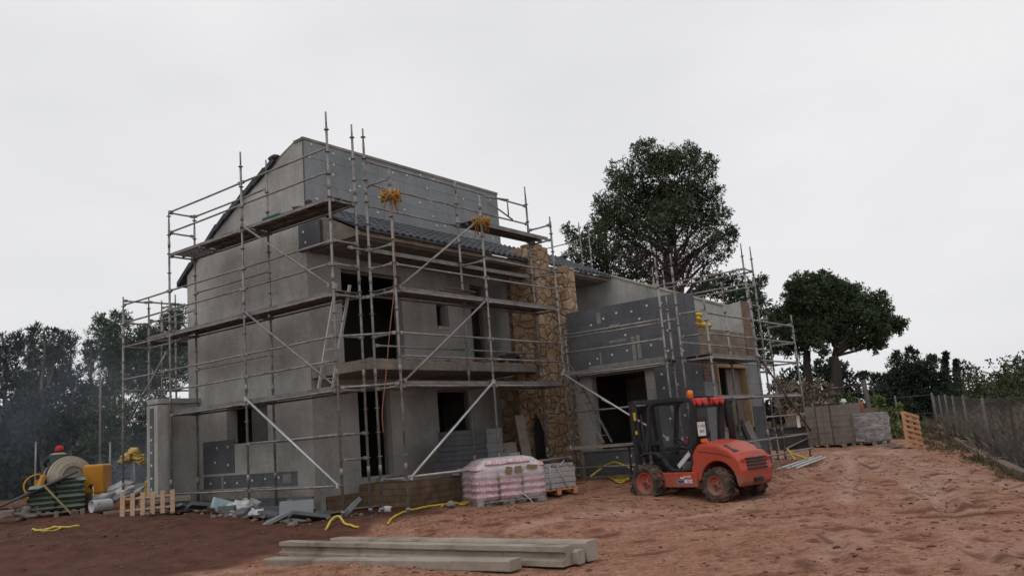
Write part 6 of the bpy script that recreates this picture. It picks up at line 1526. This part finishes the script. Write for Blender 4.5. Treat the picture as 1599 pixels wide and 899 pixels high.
# ------------------------------------------------------------------ left yard: mixer, worker, sacks, pallet
YD = 19.6
gp = onground(231, 803)
r_ = pallet_thing(1.1, .5, WOODP, 'pale slatted pallet standing on edge in front of the buttress', 'loose pallets', 6)
def edge_pallet():
    c = aty(231, 804, 18.7); yaw = R(22)
    r_.matrix_world = Matrix.Translation((c.x,c.y,c.z+.22)) @ Matrix.Rotation(yaw,4,'Z') @ Matrix.Rotation(R(74),4,'X')
    q = MB()
    for k in range(5): q.cbox((rnd.uniform(-.4,.4),.35+rnd.uniform(-.1,.2),.06+.06*k),(1.1,.1,.05),rz=rnd.uniform(-.2,.2))
    o = q.build('timber_offcuts', WOODG, loc=c); o.rotation_euler = (0,0,yaw); tag(o, 'dark scrap timber heaped behind the upright slatted pallet', 'offcuts')
edge_pallet()
def green_stack():
    a, b = onground(54, 810), onground(122, 808); yaw = R(27); L = 68*(a.y/math.cos(R(28)))/FPX; nn = Vector((-math.sin(yaw),math.cos(yaw),0)); c = (a+b)/2+nn*.5; c.z = gz(c.x,c.y)
    root = empty('wooden_pallet', c, yaw, 'low wooden pallet under the pile of green plastic sacks', 'pallet'); pallet_mesh(L,.9,WOODG).build('slats', WOODG, root)
    M_ = Matrix.Translation(c) @ Matrix.Rotation(yaw,4,'Z'); base = None; n = 6
    for k in range(n):
        for i in range(2):
            if i == 0 and k >= 5: continue
            if i == 0 and k == 4 : pass
            q = sackmesh(L/2+.04,.85,.135,k*2+i)
            o = q.build('green_sack', GREENS); o.matrix_world = M_ @ Matrix.Translation((-L/4+i*L/2+rnd.uniform(-.02,.02), rnd.uniform(-.03,.03), .145+k*.118)) @ Matrix.Rotation(rnd.uniform(-.05,.05),4,'Z')
            tag(o, ('lowest','second','third','fourth','fifth','topmost')[k] + ' green plastic sack in the ' + ('left' if i == 0 else 'right') + ' column under the black board', 'sack', 'green sacks by the mixer')
    q = MB().bar((-L/2-.75,-.45,.28),(L/2-.1,-.42,1.0),1.1,.03,up=(0,-1,.0)); q = MB()
    q.add([(-L/2-.8,-.5,.22),(L/2-.15,-.52,.98),(L/2-.2,.6,1.02),(-L/2-.8,.6,.26),(-L/2-.8,-.5,.26),(L/2-.15,-.52,1.02),(L/2-.2,.6,1.06),(-L/2-.8,.6,.30)], [(3,2,1,0),(4,5,6,7),(0,1,5,4),(1,2,6,5),(2,3,7,6),(3,0,4,7)])
    o = q.build('black_board', BLACKT); o.matrix_world = M_; tag(o, 'black board sloping over the green sacks', 'board')
    q = MB().bar((-.25,-.62,.75),(.35,-.78,.02),.05,.035); root = empty('shovel', c, yaw, 'long-handled shovel leaning against the front of the green sacks', 'shovel'); q.build('handle', WOODY, root); MB().add([(.30,-.80,.1),(.46,-.84,.12),(.5,-.92,-.05),(.36,-.9,-.08),(.32,-.78,.09),(.47,-.82,.11),(.51,-.9,-.06),(.37,-.88,-.09)], [(3,2,1,0),(4,5,6,7),(0,1,5,4),(1,2,6,5),(2,3,7,6),(3,0,4,7)]).build('blade', RUST, root)
    return c
gc = green_stack()
def mixer():
    p = aty(108, 742, 21.5); gx = gz(p.x, p.y)
    root = empty('concrete_mixer', Vector((p.x,p.y,gx)), R(12), 'big yellow concrete mixer with cement-caked drum and orange engine housing', 'mixer')
    sc = 21.5/FPX; zc = 1.6+(748-752)/1e9 + (742-741)*0
    zc = aty(110,745,21.5).z-gx
    M_ = Matrix.Translation((-.02,0,zc-.05)) @ Matrix.Rotation(R(38),4,'Z') @ Matrix.Rotation(R(82),4,'X')
    q = MB().lathe([(0,-.52),(.34,-.52),(.46,-.42),(.55,-.2),(.56,.14),(.545,.19),(.50,.2),(.49,.24),(.40,.27),(.385,.33),(.27,.35),(.25,.30),(.12,.29),(.1,.33),(0,.34)], M_, 40, smooth=False); dr = q.build('drum', DRUM, root)
    MB().lathe([(.56,.0),(.585,.0),(.585,.1),(.56,.1)], M_, 36).build('ring_gear', BLACKT, dr)
    q = MB(); q.bar((-.75,.1,.25),(.7,.1,.25),.1,.1); q.bar((-.75,-.35,.25),(.7,-.35,.25),.1,.1); q.bar((-.62,-.35,.25),(-.62,-.35,zc),.1,.1); q.bar((.5,-.35,.25),(.5,-.35,zc-.05),.1,.1); q.bar((-.7,-.62,zc-.18),(.62,-.62,zc-.05),.06,.05); q.build('frame', YELB, root)
    q = MB().bar((-.42,-.55,zc+.1),(-.5,-.6,zc-.25),.2,.1); q.bar((-.48,-.58,zc-.2),(-.78,-.6,zc-.5),.18,.1); q.build('tipping_arm', YELB, root, bevel=.02)
    pts = [(-.52+.33*math.cos(a),-.58,zc-.14+.27*math.sin(a)) for a in [R(80+i*14) for i in range(12)]]; MB().path(pts,.022,6).build('hand_wheel', YELB, root)
    q = MB().box((.44,-.45,.42),(.94,.3,1.14)); hs = q.build('engine_housing', mat('orange_housing', (.50,.225,.02), (.44,.19,.018), 2, 5, .5), root, bevel=.06, seg=3)
    MB().lathe([(0,.0),(.05,.0),(.05,.02),(0,.02)], Matrix.Translation((.64,-.455,.62)) @ Matrix.Rotation(R(90),4,'X'), 14).build('socket', SEAT, hs)
    MB().path([(.68,-.47,.6),(.71,-.5,.5),(.70,-.5,.3),(.74,-.5,.1)],.014,6).build('cable', PLATE, hs)
    for x in (-.6,.5): 
        t = MB().lathe([(0,-.06),(.2,-.06),(.23,-.04),(.23,.04),(.2,.06),(0,.06)], Matrix.Translation((x,-.45,.23)) @ Matrix.Rotation(R(90),4,'X'), 18).build('wheel', RUBBER, root)
mixer()
def worker():
    D_ = 23.2; p = aty(89, 715, D_); top = aty(89, 695, D_).z; gx = gz(p.x, p.y); H = 1.655
    root = empty('person', Vector((p.x,p.y,top-H)), R(200), 'worker in a red cap and dark green jacket bending behind the mixer drum', 'person')
    me = bpy.data.meshes.new('body'); 
    J = [(0,0,.95,.15,.12),(0,.0,1.12,.15,.11),(0,-.12,1.28,.18,.13),(0,-.24,1.37,.11,.10),(0,-.31,1.40,.055,.055),(0,-.37,1.45,.085,.10),(0,-.37,1.54,.075,.09),
         (.19,-.2,1.36,.08,.075),(.36,-.28,1.2,.055,.055),(.32,-.34,1.12,.042,.042),(-.19,-.2,1.36,.08,.075),(-.36,-.28,1.2,.055,.055),(-.32,-.34,1.12,.042,.042),
         (.1,0,.86,.10,.10),(.11,-.03,.48,.07,.075),(.11,.02,.1,.05,.055),(.11,-.14,.04,.045,.035),(-.1,0,.86,.10,.10),(-.11,-.03,.48,.07,.075),(-.11,.02,.1,.05,.055),(-.11,-.14,.04,.045,.035),
         (.32,-.42,1.1,.035,.025),(-.32,-.42,1.1,.035,.025)]
    E_ = [(0,1),(1,2),(2,3),(3,4),(4,5),(5,6),(2,7),(7,8),(8,9),(2,10),(10,11),(11,12),(0,13),(13,14),(14,15),(15,16),(0,17),(17,18),(18,19),(19,20),(9,21),(12,22)]
    vs = [j[:3] for j in J]; es = list(E_); rad = [j[3:] for j in J]
    for base, s_ in ((21,1),(22,-1)):
        bx, by, bz = J[base][:3]
        for k in range(4):
            a = (bx+(k-1.5)*.02, by-.05, bz+.0); b = (bx+(k-1.5)*.022, by-.085-.01*(k in (1,2)), bz-.025)
            vs += [a, b]; rad += [(.009,.009),(.008,.008)]; es += [(base,len(vs)-2),(len(vs)-2,len(vs)-1)]
        a = (bx-s_*.04, by-.02, bz-.01); b = (bx-s_*.05, by-.055, bz-.02); vs += [a,b]; rad += [(.011,.011),(.009,.009)]; es += [(base,len(vs)-2),(len(vs)-2,len(vs)-1)]
    me.from_pydata(vs, es, []); o = bpy.data.objects.new('body', me); COL.objects.link(o); o.parent = root
    sk = o.modifiers.new('skin','SKIN'); 
    for i, r2 in enumerate(rad): me.skin_vertices[0].data[i].radius = r2
    me.skin_vertices[0].data[0].use_root = True
    o.modifiers.new('sub','SUBSURF').levels = 2; o.modifiers['sub'].render_levels = 2
    M = bpy.data.materials.new('work_clothes'); M.use_nodes = True; t = M.node_tree; b = t.nodes['Principled BSDF']; b.inputs['Roughness'].default_value = .9
    g = N(t,'ShaderNodeTexCoord'); sp = N(t,'ShaderNodeSeparateXYZ'); t.links.new(g.outputs['Object'], sp.inputs[0]); mr = N(t,'ShaderNodeMapRange'); mr.inputs[1].default_value = 0; mr.inputs[2].default_value = 1.8; t.links.new(sp.outputs[2], mr.inputs[0])
    rr = N(t,'ShaderNodeValToRGB'); rr.color_ramp.interpolation = 'CONSTANT'; e = rr.color_ramp.elements; e[0].color = (.05,.035,.03,1); e[1].position = .08/1.8; e[1].color = (.04,.05,.075,1); e.new(.93/1.8).color = (.02,.045,.04,1); e.new(1.405/1.8).color = (.42,.25,.19,1)
    t.links.new(mr.outputs[0], rr.inputs[0]); t.links.new(rr.outputs[0], b.inputs['Base Color']); me.materials.append(M)
    q = MB().lathe([(.108,1.655),(.112,1.70),(.10,1.755),(.06,1.79),(0,1.80)], Matrix.Translation((0,-.37,-.15)), 20); q.add([(-.09,-.15,1.66),(.09,-.15,1.66),(.06,-.26,1.645),(-.06,-.26,1.645),(-.09,-.15,1.672),(.09,-.15,1.672),(.06,-.26,1.657),(-.06,-.26,1.657)], [(3,2,1,0),(4,5,6,7),(0,1,5,4),(1,2,6,5),(2,3,7,6),(3,0,4,7)]); q.v = q.v[:-8] + [(x,y-.3,z-.15) for x,y,z in q.v[-8:]]; q.build('cap', mat('red_cap', (.5,.035,.04), (.42,.03,.035), 8), root)
    f = MB()
    f.blob((0,-.472,1.45),(.016,.024,.028),1,sub=2,jit=0)
    f.build('nose', mat('skin', (.42,.25,.19), (.38,.22,.165), 10), root)
    for s_ in (-1,1): MB().blob((s_*.034,-.458,1.48),(.014,.01,.009),2,sub=2,jit=0).build('eye', SEAT, root); MB().blob((s_*.09,-.365,1.455),(.014,.028,.036),3,sub=2,jit=0).build('ear', bpy.data.materials['skin'], root)
    MB().blob((0,-.458,1.398),(.028,.012,.008),4,sub=2,jit=0).build('mouth', mat('lips', (.3,.12,.1), (.27,.1,.09), 10), root)
    MB().lathe([(.10,1.60),(.105,1.66)], Matrix.Translation((0,-.36,-.15)), 20, a0=R(0), a1=R(180)).build('hair', SEAT, root)
worker()
p = onground(146, 805); root = empty('metal_drum', p+Vector((0,.35,.2)), 0, 'dented white metal bucket lying on its side by the green sacks', 'bucket')
M_ = Matrix.Rotation(R(-35),4,'Z') @ Matrix.Rotation(R(90),4,'X'); MB().lathe([(.19,-.32),(.2,-.3),(.2,.3),(.205,.32),(.185,.32),(.18,.28),(0,.27)], M_, 28).lathe([(0,-.32),(.19,-.32)], M_, 28).build('body', mat('white_bucket', (.50,.50,.5), (.4,.4,.41), 4, c3=(.12,.16,.25), s3=3, m3=(.6,.62)), root); MB().lathe([(.204,.10),(.212,.12),(.204,.14)], M_, 28).build('rib', GALV_B, root); root.scale = (.72,.72,.72)
q = MB()
for k in range(7): q.blob((rnd.uniform(-.5,.5), rnd.uniform(-.1,.3), .12+.05*k), (.32,.14,.1), 60+k, sub=2, jit=.8)
o = q.build('plastic_sheet', WHITEP, loc=onground(168,795)+Vector((.1,.3,.05))); o.rotation_euler = (0,R(-20),.5); tag(o, 'crumpled white plastic sheet beside the fallen bucket', 'plastic sheet')
o = MB().box((-.55,-.2,0),(.55,.2,.2)).build('timber_baulk', WOODG, loc=onground(8,810)); o.rotation_euler = (0,0,.2); tag(o, 'squared timber baulk lying at the left edge', 'timber')
o = MB().blob((0,0,.12),(.26,.2,.14),71,sub=3,jit=.9).blob((.15,.1,.2),(.16,.12,.12),72,sub=3,jit=.9).blob((-.1,0,.22),(.14,.1,.1),73,sub=3,jit=.9).build('dirty_sack', mat('dirty_cloth', (.25,.22,.2), (.15,.12,.1), 4), loc=onground(40,812)); tag(o, 'small dirty sack left of the green sacks', 'sack')
o = MB().cbox((0,0,.1),(.35,.25,.2)).build('cardboard_box', mat('tan_card', (.42,.3,.14), (.36,.25,.11), 5), loc=onground(131,796)+Vector((0,.5,.2))); tag(o, 'tan box between the mixer and the fallen bucket', 'box')
# yellow things by the annexe
for k, (x, y, h, wdt, lb) in enumerate([(189,786,.62,.22,'tall yellow jerrycan left of the annexe scaffold'), (200,786,.5,.16,'narrower yellow jerrycan behind the scaffold pole')]):
    p = onground(x, y+8)+Vector((0,1.6,0)); p.z = gz(p.x,p.y); root = empty('jerrycan', p, .1, lb, 'jerrycan', 'yellow jerrycans'); MB().box((-wdt/2,-.09,0),(wdt/2,.09,h)).build('body', YEL, root, bevel=.03); MB().tube((0,0,h),(0,0,h+.05),.03,8).build('lid', SEAT, root); MB().path([(-wdt*.35,0,h),(-wdt*.3,0,h+.07),(wdt*.05,0,h+.07),(wdt*.12,0,h)],.014,6).build('handle', YEL, root)
p = onground(178,792)+Vector((0,1.2,0)); p.z = gz(p.x,p.y); o = sackmesh(.7,.4,.26,31).build('yellow_sack', YEL, loc=p); tag(o, 'slumped yellow sack on the ground beside the jerrycans', 'sack')
o = sackmesh(.42,.42,.3,33).build('white_bag', WHITEP, loc=p+Vector((.75,.9,.0))); tag(o, 'small white bag among the yellow things by the annexe', 'bag')
p = onground(228,800)+Vector((-.2,1.9,0)); p.z = gz(p.x,p.y)+.3
q = MB()
for k in range(5): q.blob((rnd.uniform(-.2,.2), rnd.uniform(-.1,.1), .15*k), (.26,.2,.17), 80+k, sub=2, jit=.5)
o = q.build('yellow_tarpaulin', YEL, loc=p); tag(o, 'bundled yellow tarpaulin against the annexe buttress', 'tarpaulin')
root = empty('yellow_bag', aty(208,714,23)+Vector((0,0,0)), 0, 'crumpled pale yellow bag caught on a stake behind the smoke', 'bag'); q = MB()
for k, (a, b, rr) in enumerate([(-.14,.02,.17),(.02,.13,.16),(.15,-.02,.15),(.24,-.14,.12),(-.26,-.08,.11)]): q.blob((a,0,b), (rr,.1,rr*.62), 120+k, sub=3, jit=1.0)
q.build('bag_body', mat('pale_yellow_sheet', (.55,.42,.16), (.42,.29,.08), 4), root); MB().tube((.02,0,0),(.05,.05,-1.7),.022,6).build('stake', GALV, root)
for k, (x, y0, lb) in enumerate([(56,690,'thin leftmost steel stake among the left trees'), (172,690,'thin steel stake between mixer and annexe scaffold')]):
    p = aty(x, y0, 27); o = MB().tube((0,0,gz(p.x,27)-p.z),(0,0,0),.025,6).build('steel_stake', GALV, loc=p); tag(o, lb, 'stake')
p = aty(157,545,38); o = MB().tube((0,0,gz(p.x,38)-p.z-1),(0,0,-1.2),.05,8).build('timber_pole', BARKG, loc=p); tag(o, 'pale timber pole among the trees behind the mixer', 'pole')
# spoil heap behind the mixer and at the left
q = MB()
for k in range(16): q.blob((rnd.uniform(-3.2,1.0), rnd.uniform(-.5,.5), rnd.uniform(-.1,.12)), (rnd.uniform(.4,.9), .5, rnd.uniform(.15,.35)), 90+k, sub=2, jit=.7)
p = aty(40,770,24); o = q.build('spoil_heap', mat('dark_soil', (.085,.045,.033), (.14,.07,.05), 3, 8, .95, .5, 15), loc=Vector((p.x,24,gz(p.x,24))), recalc=False); o['kind'] = 'structure'

# ------------------------------------------------------------------ drifting smoke from the fire behind the annexe
def smoke(name, c, d, dens, seed):
    o = MB().box((-d[0],-d[1],-d[2]),(d[0],d[1],d[2])).build(name, None or bpy.data.materials.new('smoke')); o.location = c; o['kind'] = 'stuff'
    M = o.data.materials[0]; M.use_nodes = True; t = M.node_tree; t.nodes.clear(); ou = N(t,'ShaderNodeOutputMaterial'); v_ = N(t,'ShaderNodeVolumePrincipled'); v_.inputs['Color'].default_value = (.6,.68,.8,1); v_.inputs['Anisotropy'].default_value = .1
    g = N(t,'ShaderNodeTexCoord'); nz = N(t,'ShaderNodeTexNoise'); nz.inputs['Scale'].default_value = .35; nz.inputs['Detail'].default_value = 3; t.links.new(g.outputs['Object'], nz.inputs['Vector'])
    mp_ = N(t,'ShaderNodeMapping'); mp_.inputs['Scale'].default_value = (1/d[0],1/d[1],1/d[2]); t.links.new(g.outputs['Object'], mp_.inputs[0]); le = N(t,'ShaderNodeVectorMath', operation='LENGTH'); t.links.new(mp_.outputs[0], le.inputs[0])
    fo = N(t,'ShaderNodeMapRange'); fo.inputs[1].default_value = 1; fo.inputs[2].default_value = .1; fo.inputs[3].default_value = 0; fo.inputs[4].default_value = 1; t.links.new(le.outputs['Value'], fo.inputs[0])
    mr = N(t,'ShaderNodeMapRange'); mr.inputs[1].default_value = .35; mr.inputs[2].default_value = .7; mr.inputs[4].default_value = dens; t.links.new(nz.outputs[0], mr.inputs[0])
    mu = N(t,'ShaderNodeMath', operation='MULTIPLY'); t.links.new(mr.outputs[0], mu.inputs[0]); t.links.new(fo.outputs[0], mu.inputs[1]); t.links.new(mu.outputs[0], v_.inputs['Density']); t.links.new(v_.outputs[0], ou.inputs['Volume'])
smoke('smoke', aty(200,735,25)+Vector((0,1,0)), (2.2,1.2,1.4), .3, 1)
smoke('drifting_smoke', aty(70,640,33), (12,5,5.5), .035, 2)
S.cycles.volume_step_rate = 2.0; S.cycles.volume_bounces = 0
